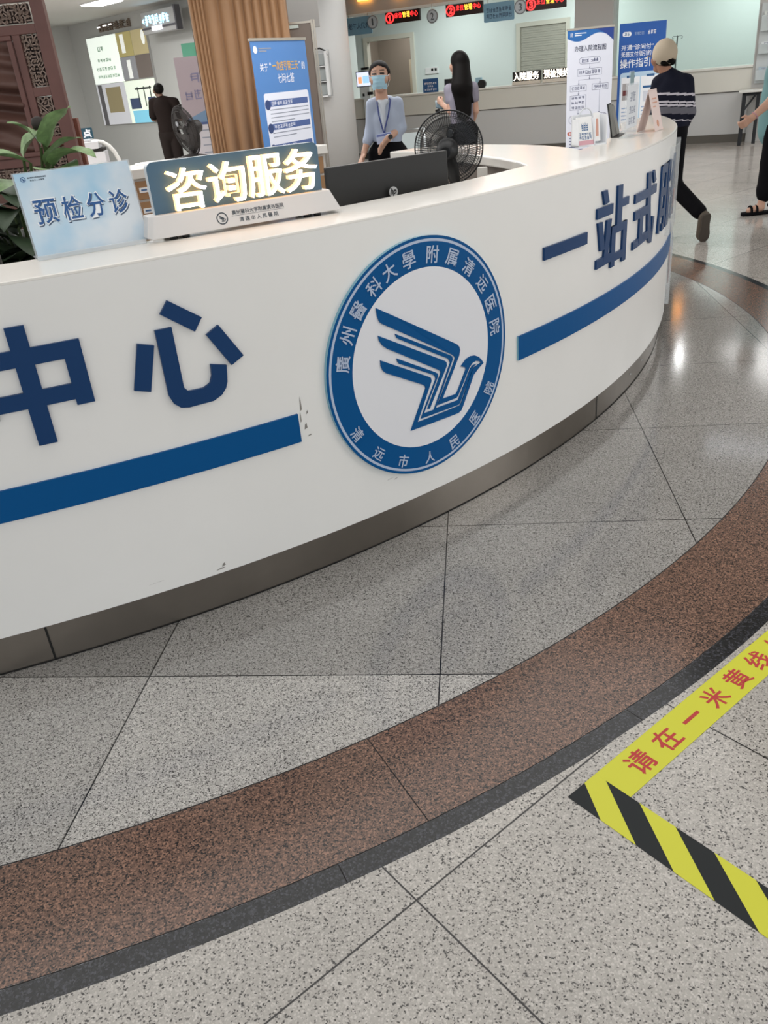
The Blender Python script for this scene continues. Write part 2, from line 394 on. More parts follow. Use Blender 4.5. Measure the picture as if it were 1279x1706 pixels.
M_CEIL = M('ceiling_white', 'c9c8c4', 0.8)
mb = MB().box(-16, 16, -1.0, 26, CEIL, CEIL + 0.1); struct('ceiling', mb, M_CEIL)

# service wall: front plane y=0 in a rotated frame, viewer on the -y side
WROT = math.atan2(-0.486, 0.874)
WM = Matrix.Translation((0, 17.7, 0)) @ Matrix.Rotation(WROT, 4, 'Z')
def place(o, u, v, z=0.0):
    p = WM @ Vector((u, v, z)); o.location = p; o.rotation_euler = (0, 0, WROT); return o
def wpt(u, v, z=0.0): return tuple(WM @ Vector((u, v, z)))
M_WALLW = M('warm_white_panel', 'd2d0c6', 0.45); M_WALLG = M('grey_white_panel', 'c4c4c2', 0.45)
M_SOF = M('soffit_grey', 'b9b8b5', 0.7); M_ROOM = M('service_room_white', 'd3dcd9', 0.6); M_SKIRT = M('dark_skirting', '5b5750', 0.4)
mb = MB()
mb.box(0.2, 9.2, 0.0, 0.12, 0.74, 1.06, 0, WM)          # upper counter panel
mb.box(0.2, 9.2, 0.035, 0.12, 0.12, 0.725, 1, WM)        # lower panel, slightly set back
mb.box(0.2, 9.2, 0.03, 0.12, 0.725, 0.74, 3, WM)
mb.box(0.15, 9.2, 0.0, 0.5, 2.45, CEIL, 2, WM)           # soffit
mb.box(4.45, 5.08, 0.06, 0.45, 1.06, 2.45, 2, WM)        # pillar between the openings
mb.box(7.28, 9.2, -0.02, 0.5, 0.0, 2.45, 2, WM)          # wall end on the right
struct('wall_back', mb, [M_WALLW, M_WALLG, M_SOF, M_SKIRT])
mb = MB().box(0.2, 7.28, -0.03, 0.75, 1.06, 1.09, 0, WM); struct('trim_1', mb, M('counter_sill_white', 'dcdad2', 0.3), 'white service counter ledge', 0.004)
mb = MB().box(0.2, 9.2, 0.02, 0.1, 0.0, 0.12, 0, WM); struct('baseboard_back', mb, M_SKIRT)
# room behind the opening
mb = MB(); DB = 3.0
d0, d1, dt = -0.95, 0.10, 2.12       # doorway
mb.box(-3.0, d0, DB, DB + 0.1, 0, CEIL + 0.2, 0, WM); mb.box(d1, 12, DB, DB + 0.1, 0, CEIL + 0.2, 0, WM); mb.box(d0, d1, DB, DB + 0.1, dt, CEIL + 0.2, 0, WM)
mb.box(-3.0, 12, 0.5, DB + 0.1, CEIL + 0.2, CEIL + 0.3, 0, WM)
mb.box(-3.0, -2.9, 0.6, DB, 0, CEIL + 0.2, 0, WM); mb.box(9.0, 9.1, 0.6, DB, 0, CEIL + 0.2, 0, WM)
struct('wall_service_room', mb, M_ROOM)
M_TAUPE = M('taupe_corridor', '9c9184', 0.6)
mb = MB(); mb.box(-1.6, 1.2, DB + 1.6, DB + 1.7, 0, 2.7, 0, WM); mb.box(-1.6, -1.5, DB + 0.1, DB + 1.6, 0, 2.7, 0, WM); mb.box(1.1, 1.2, DB + 0.1, DB + 1.6, 0, 2.7, 0, WM); mb.box(-1.6, 1.2, DB + 0.1, DB + 1.7, 2.7, 2.75, 0, WM)
struct('wall_corridor', mb, M_TAUPE)
fr = MB()
for (a, b, z0, z1) in ((d0 - 0.09, d0, 0, dt + 0.09), (d1, d1 + 0.09, 0, dt + 0.09), (d0, d1, dt, dt + 0.09)): fr.box(a, b, DB - 0.03, DB + 0.12, z0, z1, 0, WM)
dr = struct('door_2', fr, M('door_frame_cream', 'd8d5c8', 0.4))
lf = MB().box(-0.52, -0.1, DB + 1.2, DB + 1.26, 0.0, 1.72, 0, WM); lf.box(-0.34, -0.28, DB + 1.18, DB + 1.2, 1.15, 1.4, 1, WM); o = lf.build('door_leaf', [M('cream_door', 'cbbfa6', 0.4), M('dark_hole', '3a342c', 0.5)], dr)
# roller shutter window in the service room's back wall
r0, r1 = 2.56, 3.5
mb = MB()
for (a, b, z0, z1) in ((r0 - 0.08, r0, 1.0, 2.14), (r1, r1 + 0.08, 1.0, 2.14), (r0, r1, 2.06, 2.14)): mb.box(a, b, DB - 0.04, DB, z0, z1, 0, WM)
wd = struct('window_1', mb, M('shutter_frame', 'c5c4b8', 0.4))
mb = MB()
for i in range(26): mb.box(r0, r1, DB - 0.012 - 0.004 * (i % 2), DB, 1.0 + i * 0.041, 1.0 + (i + 1) * 0.041 - 0.002, 0, WM)
mb.build('shutter', M('shutter_grey', 'a3a297', 0.5), wd)
# opening frame edge on the left and the glass panes
mb = MB(); mb.box(0.16, 0.2, -0.02, 0.3, 0.74, 2.47, 0, WM); mb.box(0.16, 7.28, -0.02, 0.02, 2.43, 2.47, 0, WM); struct('trim_2', mb, M('white_edge', 'e4eae8', 0.3))
M_GLASS = M('clear_glass', 'f4fbf9', 0.02, trans=1.0, ior=1.1)
mb = MB(); mb.box(5.1, 7.26, 0.2, 0.206, 1.09, 2.43, 0, WM); struct('window_2', mb, M_GLASS)

# left side: far wall with the display, column, curtain wall, door
ELV = Vector((0.7, -0.714, 0)).normalized(); LROT = math.atan2(ELV.y, ELV.x)
LM = Matrix.Translation((-4.0, 18.0, 0)) @ Matrix.Rotation(LROT, 4, 'Z')
def lpt(u, v=0, z=0): return tuple(LM @ Vector((u, v, z)))
M_LW = M('left_wall_white', 'b7b8b5', 0.6)
mb = MB(); mb.box(-2.0, 5.0, 0, 0.15, 0, CEIL, 0, LM); mb.box(-2.15, -2.0, -7.0, 0.15, 0, CEIL, 0, LM); struct('wall_left', mb, M_LW)
mb = MB().lathe([(0.52, 0), (0.52, CEIL)], 48, 0, Matrix.Translation((-0.36, 14.5, 0))); struct('column', mb, M('column_white', 'c0c0bf', 0.45))
# grey door leaf edge with its aluminium jamb, between curtain and column
M_DOOR = M('grey_brown_door', '83786f', 0.35); M_ALU = M('aluminium', 'b9b2a6', 0.3, 0.8)
mb = MB(); mb.box(-1.6, -0.60, 10.9, 11.0, 2.04, CEIL, 0); mb.box(-1.6, -0.2, 11.3, 11.4, 2.0, CEIL, 0); struct('wall_curtain_side', mb, M('grey_lintel', 'a9a8a6', 0.6))
mb = MB().box(-0.62, -0.285, 10.48, 10.53, 0.01, 2.0); o = struct('door_1', mb, M_DOOR, 'grey-brown door leaf with aluminium edge')
mb = MB(); mb.box(-0.285, -0.262, 10.465, 10.545, 0, 2.03); mb.box(-0.256, -0.24, 10.48, 10.53, 0, 2.03); mb.box(-0.62, -0.262, 10.47, 10.54, 2.0, 2.02); mb.build('door_jamb', M_ALU, o)
mb = MB().box(-0.56, -0.42, 10.45, 10.465, 1.96, 1.99); mb.build('reflection_strip', M('pale_strip', 'd5e4de', 0.3), o)  # light reflection at the door top, put in as a pale solid strip

# ================================================================== RECEPTION DESK
C0 = (-2.4608, 6.065); RP = 4.414; HC = 1.055
def cy(s, z, off=0.0): a = s / RP; return (C0[0] + (RP + off) * math.cos(a), C0[1] + (RP + off) * math.sin(a), z)
def on_desk(p): return cy(p[0], p[2], -p[1])      # (s, depth towards -y is outwards, z)
M_SOLID = M('white_solid_surface', 'e3dfd8', 0.22, bump=0.02, bscale=6)
M_PANEL = M('desk_front_white', 'f6f4f0', 0.3, var=0.025, vscale=2.0)
M_STEEL = M('brushed_steel', '8f8880', 0.3, 0.9, var=0.12, vscale=3.0); M_DARK = M('near_black', '191817', 0.6)
M_NAVY = M('navy_acrylic', '1f406c', 0.26); M_BLUE = M('blue_acrylic', '0a5590', 0.32); M_LINE = M('pale_blue_white', 'bcc9e0', 0.3); M_DISC = M('white_disc', 'f0f0f4', 0.2)
M_EDGE = M('acrylic_edge', '7fb0c4', 0.1)
desk = thing('reception_desk', 'long curved white reception desk with navy characters and round blue emblem', 'reception desk', (0.3, 2.6, 0))
A0, A1 = math.radians(-103), math.radians(-6.8)
def P(r, a): return (C0[0] + r * math.cos(a), C0[1] + r * math.sin(a))
NA = 110
outer = [P(RP - 0.0008, A0 + (A1 - A0) * i / NA) for i in range(NA + 1)]
RI = 4.13; AJ2 = math.atan2(3.79 - C0[1], 1.0 - C0[0]); AJ1 = math.atan2(3.37 - C0[1], 0.68 - C0[0]); AE = math.radians(-13.6)
tip = [(1.93, 5.585), (1.86, 5.54), (1.78, 5.42)]
arm = [P(RI, AE + (AJ2 - AE) * i / 16) for i in range(17)]
hook_out = [(0.97, 3.95), (0.92, 4.15), (0.83, 4.34), (0.70, 4.54), (0.56, 4.66), (0.42, 4.725), (0.34, 4.735)]
hook_in = [(0.21, 4.65), (0.33, 4.51), (0.44, 4.31), (0.53, 4.11), (0.59, 3.92), (0.635, 3.75), (0.668, 3.56)]
front_in = [P(RI, AJ1 + (A0 - AJ1) * i / 50) for i in range(51)]
top_poly = outer + tip + arm + hook_out + hook_in + front_in
mb = MB().prism(top_poly, HC - 0.04, HC); mb.build('countertop', M_SOLID, desk, 0.006, True)
mb = MB()
for i in range(NA):
    a, b = A0 + (A1 - A0) * i / NA, A0 + (A1 - A0) * (i + 1) / NA
    for r0, r1 in ((RP, RP - 0.04),):
        v = [P(RP, a) + (0.13,), P(RP, b) + (0.13,), P(RP, b) + (HC - 0.007,), P(RP, a) + (HC - 0.007,), P(RP - 0.04, a) + (0.13,), P(RP - 0.04, b) + (0.13,), P(RP - 0.04, b) + (HC - 0.007,), P(RP - 0.04, a) + (HC - 0.007,)]
        mb.add(v, [(0, 1, 2, 3)], 0, True); mb.add(v, [(5, 4, 7, 6), (1, 0, 4, 5)], 0, False)
e = P(RP, A1); e2 = P(RP - 0.04, A1)
mb.add([e + (0.13,), e2 + (0.13,), e2 + (HC - 0.007,), e + (HC - 0.007,)], [(0, 1, 2, 3)], 0)
# scuffs and chips on the panel
for (s, z, l, h_) in ((-4.578, 0.56, 0.006, 0.045), (-4.572, 0.50, 0.01, 0.02), (-4.565, 0.475, 0.014, 0.006), (-4.582, 0.525, 0.004, 0.03), (-4.56, 0.545, 0.006, 0.012), (-4.92, 0.142, 0.03, 0.006), (-4.9, 0.15, 0.012, 0.012), (-4.30, 0.236, 0.03, 0.003), (-4.27, 0.229, 0.015, 0.004), (-5.12, 0.165, 0.05, 0.002)):
    v = [cy(s, z, 0.0006), cy(s + l, z + 0.003, 0.0006), cy(s + l * 0.8, z + h_, 0.0006), cy(s + l * 0.3, z + h_ * 0.7, 0.0006)]; mb.add(v, [(0, 1, 2, 3)], 1)
mb.build('front_panel', [M_PANEL, M('scuff_grey', '8f8a84', 0.7)], desk, 0, True)
mb = MB(); RT = RP - 0.024
for i in range(NA):
    a, b = A0 + (A1 - A0) * i / NA, A0 + (A1 - A0) * (i + 1) / NA
    mb.add([P(RT, a) + (0.0,), P(RT, b) + (0.0,), P(RT, b) + (0.13,), P(RT, a) + (0.13,)], [(0, 1, 2, 3)], 0, True)
    mb.add([P(RT + 0.002, a) + (0.0,), P(RT + 0.002, b) + (0.0,), P(RT + 0.002, b) + (0.004,), P(RT + 0.002, a) + (0.004,)], [(0, 1, 2, 3)], 1, True)
for d in (-101.9, -70.33, -38.72, -7.5):
    a = math.radians(d); v = [P(RT + 0.0015, a - 0.0007) + (0.0,), P(RT + 0.0015, a + 0.0007) + (0.0,), P(RT + 0.0015, a + 0.0007) + (0.13,), P(RT + 0.0015, a - 0.0007) + (0.13,)]; mb.add(v, [(0, 1, 2, 3)], 1)
for d in (-30.2, -27.4, -33.0):
    a = math.radians(d); q = P(RT + 0.003, a); mb.lathe([(0.004, -0.002), (0.004, 0.002)], 10, 2, Matrix.Translation((q[0], q[1], 0.065)) @ Matrix.Rotation(PI / 2, 4, 'X'))
mb.build('toe_kick', [M_STEEL, M_DARK, M('chrome', 'd8d8d8', 0.1, 1.0)], desk, 0, True)
# hook body: cabinets under the inner edge
def shrink(poly, k):
    n = len(poly); out = []
    for i in range(n):
        p0, p1, p2 = Vector(poly[i - 1]), Vector(poly[i]), Vector(poly[(i + 1) % n]); t = (p2 - p0).normalized(); out.append((p1.x - t.y * k, p1.y + t.x * k))
    return out
hookp = [P(RI + 0.03, AJ2)] + hook_out + hook_in + [(0.70, 3.40)]
mb = MB().prism(shrink(hookp, 0.03), 0.0, HC - 0.04); mb.build('hook_cabinet', M('taupe_cabinet', '7d736b', 0.5), desk, 0, True)
hi = shrink(hookp, 0.022)
for (px_, py_) in ((0.575, 3.86), (0.645, 3.58), (0.36, 4.42)): MB().box(px_ - 0.02, px_ + 0.02, py_ - 0.02, py_ + 0.02, 0, HC - 0.04).build('cabinet_post', M_SOLID, desk, 0, True)
# inner work surface
ws = [P(RI - 0.0, A0 + (math.radians(-41.5) - A0) * i / 40) for i in range(41)]; wi = [P(RI - 0.56, math.radians(-41.5) + (A0 - math.radians(-41.5)) * i / 40) for i in range(41)]
mb = MB().prism(ws + wi, 0.71, 0.75); mb.build('work_surface', M_SOLID, desk, 0.004, True)
ring_in = [P(RI + 0.0, A0 + (AE - A0) * i / 60) for i in range(61)]
mb = MB()
for i in range(60):
    a, b = ring_in[i], ring_in[i + 1]; mb.add([b + (0.0,), a + (0.0,), a + (HC - 0.04,), b + (HC - 0.04,)], [(0, 1, 2, 3)], 0, True)
mb.build('inner_panel', M_PANEL, desk, 0, True)

# characters on the front: (s, z) polygons bent round the desk
TH = 0.009
def curved(mbx, poly, m=0, ms=None, y0=-TH, y1=0.001): return mbx.face_xz(poly, y0, y1, m, None, ms)
def densify(poly, d=0.04):
    out = []
    for i in range(len(poly)):
        a, b = poly[i], poly[(i + 1) % len(poly)]; k = max(1, int(math.hypot(b[0] - a[0], b[1] - a[1]) / d))
        out += [(a[0] + (b[0] - a[0]) * t / k, a[1] + (b[1] - a[1]) * t / k) for t in range(k)]
    return out
def rects(mbx, L, m=0):
    for (a, b, c, d) in L: curved(mbx, [(a, c), (b, c), (b, d), (a, d)], m)
def desk_part(name, mbx, mats, label=None):
    o = mbx.build(name, mats, desk, 0, True, on_desk)
    if label: o['label'] = label
    return o
c = -5.267; z0, z1 = 0.652, 0.953
mb = MB()
out_l = [(c - .0225, z1), (c + .0225, z1), (c + .0225, .898), (c + .136, .898), (c + .136, .735), (c + .096, .735), (c + .096, .751), (c + .0225, .751), (c + .0225, z0), (c - .0225, z0), (c - .0225, .751), (c - .096, .751), (c - .096, .735), (c - .136, .735), (c - .136, .898), (c - .0225, .898)]
rects(mb, [(c - .0225, c + .0225, z0, z1), (c + .0225, c + .136, .856, .898), (c - .136, c - .0225, .856, .898), (c + .0225, c + .136, .751, .792), (c - .136, c - .0225, .751, .792), (c + .092, c + .136, .735, .856), (c - .136, c - .092, .735, .856)])
desk_part('character', mb, M_NAVY, 'navy character zhong')
mb = MB()
curved(mb, [(-4.90, .948), (-4.82, .889), (-4.845, .856), (-4.925, .917)]); curved(mb, [(-4.78, .86), (-4.725, .765), (-4.763, .746), (-4.817, .841)]); curved(mb, [(-4.997, .856), (-4.956, .843), (-4.99, .726), (-5.031, .739)])
hook = [(-4.947, .88), (-4.903, .88), (-4.903, .717), (-4.893, .704), (-4.85, .703), (-4.831, .712), (-4.823, .73), (-4.82, .762), (-4.777, .750), (-4.783, .705), (-4.79, .688), (-4.805, .672), (-4.83, .661), (-4.90, .660), (-4.922, .665), (-4.938, .68), (-4.947, .705)]
curved(mb, hook); desk_part('character', mb, M_NAVY, 'navy character xin')
mb = MB(); curved(mb, densify([(-3.498, .786), (-3.193, .786), (-3.193, .829), (-3.498, .829)], .05)); desk_part('character', mb, M_NAVY, 'navy character yi, one bar')
STROKES = (
 ('zhan', [[(-3.071,.952),(-3.03,.953),(-3.009,.906),(-3.051,.901)],[(-3.114,.896),(-2.969,.896),(-2.969,.858),(-3.114,.858)],[(-3.105,.843),(-3.066,.843),(-3.037,.735),(-3.077,.735)],[(-3.022,.841),(-2.978,.841),(-3.005,.69),(-3.046,.69)],[(-3.109,.706),(-2.973,.711),(-2.973,.676),(-3.109,.672)],[(-2.925,.952),(-2.874,.952),(-2.874,.79),(-2.925,.79)],[(-2.879,.898),(-2.80,.898),(-2.80,.867),(-2.879,.867)],[(-2.973,.808),(-2.933,.808),(-2.933,.650),(-2.973,.650)],[(-2.973,.808),(-2.809,.808),(-2.809,.777),(-2.973,.777)],[(-2.852,.808),(-2.809,.808),(-2.809,.650),(-2.852,.650)],[(-2.973,.700),(-2.809,.700),(-2.809,.669),(-2.973,.669)]]),
 ('shi', [[(-2.717,.889),(-2.385,.889),(-2.385,.853),(-2.717,.853)],[(-2.55,.951),(-2.495,.951),(-2.480,.80),(-2.532,.80)],[(-2.533,.82),(-2.481,.82),(-2.452,.71),(-2.508,.70)],[(-2.508,.71),(-2.452,.71),(-2.428,.672),(-2.425,.645),(-2.455,.648),(-2.490,.668)],[(-2.437,.69),(-2.43,.759),(-2.393,.752),(-2.408,.68),(-2.425,.645),(-2.440,.655)],[(-2.465,.943),(-2.437,.950),(-2.400,.905),(-2.435,.896)],[(-2.712,.821),(-2.515,.821),(-2.515,.785),(-2.712,.785)],[(-2.642,.80),(-2.592,.80),(-2.592,.68),(-2.642,.68)],[(-2.720,.700),(-2.495,.712),(-2.495,.676),(-2.720,.668)]]),
 ('fu', [[(-2.28,.945),(-2.238,.945),(-2.24,.76),(-2.262,.65),(-2.302,.66),(-2.282,.78)],[(-2.168,.945),(-2.125,.945),(-2.125,.655),(-2.168,.655)],[(-2.28,.945),(-2.125,.945),(-2.125,.908),(-2.28,.908)],[(-2.26,.845),(-2.14,.845),(-2.14,.81),(-2.26,.81)],[(-2.26,.755),(-2.14,.755),(-2.14,.72),(-2.26,.72)],[(-2.20,.685),(-2.125,.685),(-2.125,.652),(-2.20,.652)],[(-2.092,.945),(-2.05,.945),(-2.05,.652),(-2.092,.652)],[(-2.092,.945),(-1.99,.945),(-1.99,.908),(-2.092,.908)],[(-2.03,.93),(-1.99,.93),(-1.99,.85),(-2.03,.85)],[(-2.06,.82),(-1.992,.82),(-1.992,.786),(-2.06,.786)],[(-2.03,.80),(-1.99,.80),(-2.015,.70),(-2.052,.66)],[(-2.055,.77),(-2.02,.77),(-1.978,.665),(-2.01,.65)]]),
 ('wu', [[(-1.80,.952),(-1.757,.945),(-1.87,.815),(-1.90,.84)],[(-1.80,.918),(-1.65,.918),(-1.65,.884),(-1.80,.884)],[(-1.67,.918),(-1.62,.90),(-1.86,.765),(-1.895,.795)],[(-1.80,.88),(-1.765,.895),(-1.58,.80),(-1.60,.765)],[(-1.87,.755),(-1.62,.755),(-1.62,.72),(-1.87,.72)],[(-1.665,.755),(-1.62,.755),(-1.63,.66),(-1.675,.67)],[(-1.72,.685),(-1.63,.69),(-1.63,.652),(-1.71,.652)],[(-1.775,.80),(-1.73,.80),(-1.845,.65),(-1.885,.672)]]))
for nm_, sts in STROKES:
    mb = MB()
    for st_ in sts: curved(mb, densify(st_, .06))
    desk_part('character', mb, M_NAVY)
for (a, b) in ((-6.6, -4.59), (-3.654, -1.0)):
    k = int((b - a) / 0.04); mb = MB()
    for i in range(k):
        s0, s1 = a + (b - a) * i / k, a + (b - a) * (i + 1) / k
        v = [(s0, -0.007, .468), (s1, -0.007, .468), (s1, -0.007, .555), (s0, -0.007, .555), (s0, 0, .468), (s1, 0, .468), (s1, 0, .555), (s0, 0, .555)]
        mb.add(v, [(0, 1, 2, 3)], 0, True); mb.add(v, [(3, 2, 6, 7), (1, 0, 4, 5)], 0)
        if i == 0: mb.add(v, [(4, 0, 3, 7)], 1)
        if i == k - 1: mb.add(v, [(1, 5, 6, 2)], 1)
    desk_part('stripe', mb, [M_BLUE, M_EDGE])

BIRD = dict(
A=[(-.181,.206),(.133,.018),(.144,.007),(.147,-.005),(.142,-.022),(.057,-.147),(.118,-.149),(.126,-.143),(.17,-.078),(.169,-.071),(.148,-.061),(.174,-.043),(.195,-.039),(.215,-.042),(.233,-.051),(.247,-.065),(.257,-.079),(.244,-.074),(.235,-.067),(.219,-.062),(.202,-.065),(.188,-.075),(.129,-.157),(.12,-.163),(.034,-.162),(.119,-.035),(.123,-.027),(.12,-.02),(.11,-.011),(-.166,.156),(-.174,.165),(-.179,.182)],
F=[(-.182,.123),(.075,-.022),(.083,-.029),(.084,-.041),(-.001,-.164),(-.01,-.161),(.054,-.061),(.056,-.054),(.05,-.047),(-.153,.076),(-.17,.091),(-.18,.108)],
B=[(-.12,.037),(.031,-.048),(.042,-.056),(.043,-.065),(-.027,-.172),(.017,-.173),(.1,-.035),(.092,-.02),(-.104,.093),(-.114,.101),(-.119,.114),(.097,-.008),(.11,-.017),(.112,-.027),(.025,-.17),(.128,-.173),(.192,-.081),(.204,-.073),(.223,-.073),(.21,-.077),(.198,-.088),(.137,-.185),(.129,-.19),(-.041,-.186),(.032,-.072),(.031,-.064),(.025,-.056),(-.112,.018),(-.118,.026)],
C=[(-.182,.047),(.002,-.055),(.012,-.062),(.014,-.073),(-.056,-.194),(.134,-.194),(.143,-.186),(.201,-.089),(.213,-.081),(.245,-.075),(.257,-.079),(.234,-.09),(.207,-.107),(.151,-.199),(.141,-.213),(.127,-.219),(-.086,-.214),(-.013,-.091),(-.014,-.083),(-.024,-.075),(-.165,.002),(-.176,.013),(-.182,.029)])
EC = (-4.111, .5975)
# emblem plate: polar grid so that it follows the curved front
mb = MB(); NT = 96
RX = .377
def disc(radii, y, mlist, cen=EC):
    for i in range(len(radii) - 1):
        for j in range(NT):
            a, b = 2 * PI * j / NT, 2 * PI * (j + 1) / NT; r0, r1 = radii[i], radii[i + 1]
            q = [(cen[0] + r * math.cos(t), y, cen[1] + r * math.sin(t)) for r, t in ((r0, a), (r1, a), (r1, b), (r0, b))]
            mb.add(q, [(0, 1, 2, 3)], mlist[i], True)
disc([0.0, .1, .2, .286, .36, .368, .377], -0.012, [1, 1, 1, 0, 2, 0])
for j in range(NT):
    a, b = 2 * PI * j / NT, 2 * PI * (j + 1) / NT
    q = [(EC[0] + RX * math.cos(t), y, EC[1] + RX * math.sin(t)) for t, y in ((a, -0.012), (a, 0), (b, 0), (b, -0.012))]; mb.add(q, [(0, 1, 2, 3)], 3, True)
emblem = desk_part('emblem', mb, [M_BLUE, M_DISC, M_LINE, M_EDGE], 'round blue and white emblem plate')
mb = MB()
for k, pl in BIRD.items(): mb.face_xz([(EC[0] + x, EC[1] + z) for x, z in densify(pl, .05)], -0.0155, -0.0125, 0)
o = mb.build('bird_motif', M_BLUE, emblem, 0, False, None)
for v in o.data.vertices:
    q = on_desk(v.co); v.co = (q[0] - 0.3, q[1] - 2.6, q[2])
def ring_char(ch, deg, r, size, flip=False):
    a = math.radians(deg); rot = a - PI / 2 + (PI if flip else 0)
    m4 = Matrix.Translation((EC[0] + r * math.cos(a), 0, EC[1] + r * math.sin(a))) @ Matrix.Rotation(-rot, 4, 'Y')
    q_ = MB(); add_text(q_, ch, -size * .5, size * .5, -size * .55, size * .55, -0.0125, 0.0015, 0, None, 0.008, m4, 1.0, True)
    o = q_.build('ring_character', M_LINE, emblem)
    for v in o.data.vertices:
        q = on_desk(v.co); v.co = (q[0] - 0.3, q[1] - 2.6, q[2])
for ch, d in zip('廣州醫科大學附属清远医院', (168, 153, 139, 124, 112, 98, 81, 66, 51, 35, 20, 5)): ring_char(ch, d, .322, .050)
for ch, d in zip('清远市人民医院', (-151, -131, -112, -92, -72, -52, -32)): ring_char(ch, d, .333, .042, True)
# clear acrylic leaflet pockets fixed low on the far end of the front
M_CLEAR = M('clear_acrylic', 'f2f6f8', 0.05, alpha=0.22); M_RED = M('red_print', 'a23238', 0.4)
for (s0, s1, zz0, zz1, red) in ((-1.62, -1.22, .16, .50, True), (-2.02, -1.55, .60, 1.0, False)):
    mb = MB(); k = 8
    for i in range(k):
        a, b = s0 + (s1 - s0) * i / k, s0 + (s1 - s0) * (i + 1) / k
        mb.box(a, b, -0.022, -0.019, zz0, zz1, 0); mb.box(a, b, -0.019, 0.0, zz0, zz0 + .003, 0)
    mb.box(s0, s0 + .004, -0.022, 0, zz0, zz1, 0); mb.box(s1 - .004, s1, -0.022, 0, zz0, zz1, 0)
    o = desk_part('leaflet_pocket', mb, [M_CLEAR], 'clear acrylic leaflet pocket')
    mb = MB()
    cxx, czz = (s0 + s1) / 2, (zz0 + zz1) / 2
    mb.face_xz([(cxx + .1 * math.cos(t * PI / 12), czz + .1 * math.sin(t * PI / 12)) for t in range(24)] if red else [(cxx - .02, .70), (cxx + .06, .70), (cxx + .06, .78), (cxx - .02, .78)], -0.012, -0.010, 0)
    o2 = mb.build('leaflet', M_RED, o)
    for v in o2.data.vertices:
        q = on_desk(v.co); v.co = (q[0] - 0.3, q[1] - 2.6, q[2])

# ================================================================== THINGS ON THE DESK
ROT_S = math.atan2(.447, .894)
# --- lit counter sign
sgn = thing('lightbox_sign', 'slate-blue counter sign with glowing white characters on white base', 'sign', (-0.54, 2.33, HC), ROT_S)
M_SIGNB = M('slate_blue', '4d6b82', 0.35); M_BASEW = M('sign_base_white', 'd9d6d4', 0.35); M_BLACK = M('black_plastic', '161616', 0.45)
mb = MB()
fb = [(-.02, .008), (.562, .008), (.531, .066), (-.003, .066)]
v = [(-.012, 0, .008), (.555, 0, .008), (.531, .018, .066), (.006, .018, .066), (-.022, .016, .012), (.565, .016, .012), (.540, .030, .066), (-.006, .030, .066), (-.022, .10, .012), (.565, .10, .012), (.54, .085, .066), (-.006, .085, .066)]
mb.add(v, [(0, 1, 2, 3), (4, 0, 3, 7), (1, 5, 6, 2), (5, 9, 10, 6), (8, 4, 7, 11), (9, 8, 11, 10), (3, 2, 6, 7), (7, 6, 10, 11), (0, 4, 8, 9, 5, 1)]); base = mb.build('base', M_BASEW, sgn, .003)
for x in (.05, .085, .455, .488):
    for y in (.02, .08): MB().lathe([(.011, -.0005), (.011, .009)], 14, 0, Matrix.Translation((x, y, 0))).build('foot', M_BLACK, sgn)
# slanted panel rises from the base
def rrect(x0, x1, z0, z1, r, n=6, corners='1111'):
    out = []
    for (cx, cz, a0, k) in ((x1 - r, z0 + r, -PI / 2, 0), (x1 - r, z1 - r, 0, 1), (x0 + r, z1 - r, PI / 2, 2), (x0 + r, z0 + r, PI, 3)):
        if corners[k] == '1': out += [(cx + r * math.cos(a0 + PI / 2 * i / n), cz + r * math.sin(a0 + PI / 2 * i / n)) for i in range(n + 1)]
        else: out.append(((x1, z0), (x1, z1), (x0, z1), (x0, z0))[k])
    return out
mb = MB().face_xz(rrect(.018, .522, .060, .197, .018, 6, '0110'), .040, .066, 0, None, 1); mb.build('panel', [M_SIGNB, M('panel_edge', 'cfd6da', 0.3)], sgn)
M_GLOW = M('lit_white_face', 'ffffff', 0.4, emit='fffaf2', es=5.0); M_GLOWS = M('lit_amber_edge', 'ffd9a0', 0.4, emit='ffc98a', es=1.6)
for ch, a, b, c0, c1 in (('咨', .058, .168, .070, .176), ('询', .176, .284, .072, .178), ('服', .292, .398, .074, .182), ('务', .404, .506, .074, .186)):
    mb = MB(); add_text(mb, ch, a, b, c0, c1, .040, .022, 0, 1, .004); mb.build('lit_character', [M_GLOW, M_GLOWS], sgn)
mb = MB()
TILT = Matrix.Translation((0, 0.0, .008)) @ Matrix.Rotation(-math.atan2(.018, .058), 4, 'X') @ Matrix.Translation((0, -.0004, -.008))
lc = (.193, .036)
for j in range(40):
    a, b = 2 * PI * j / 40, 2 * PI * (j + 1) / 40
    mb.add([(lc[0] + r * math.cos(t), 0, lc[1] + r * math.sin(t)) for r, t in ((.0135, a), (.0165, a), (.0165, b), (.0135, b))], [(0, 1, 2, 3)], 0, False, TILT)
for pl in BIRD.values(): mb.face_xz([(lc[0] + x * .042, lc[1] + z * .042) for x, z in pl], -.0003, 0, 0, TILT)
mb.box(.222, .382, -.0003, 0, .0375, .0382, 0, TILT)
add_text(mb, '廣州醫科大学附属清远医院', .224, .382, .041, .053, 0, .0003, 0, None, .006, TILT); add_text(mb, '清遠市人民醫院', .242, .360, .020, .0325, 0, .0003, 0, None, .006, TILT, 1.5)
mb.build('base_lettering', M('print_dark', '35404a', 0.5), base)

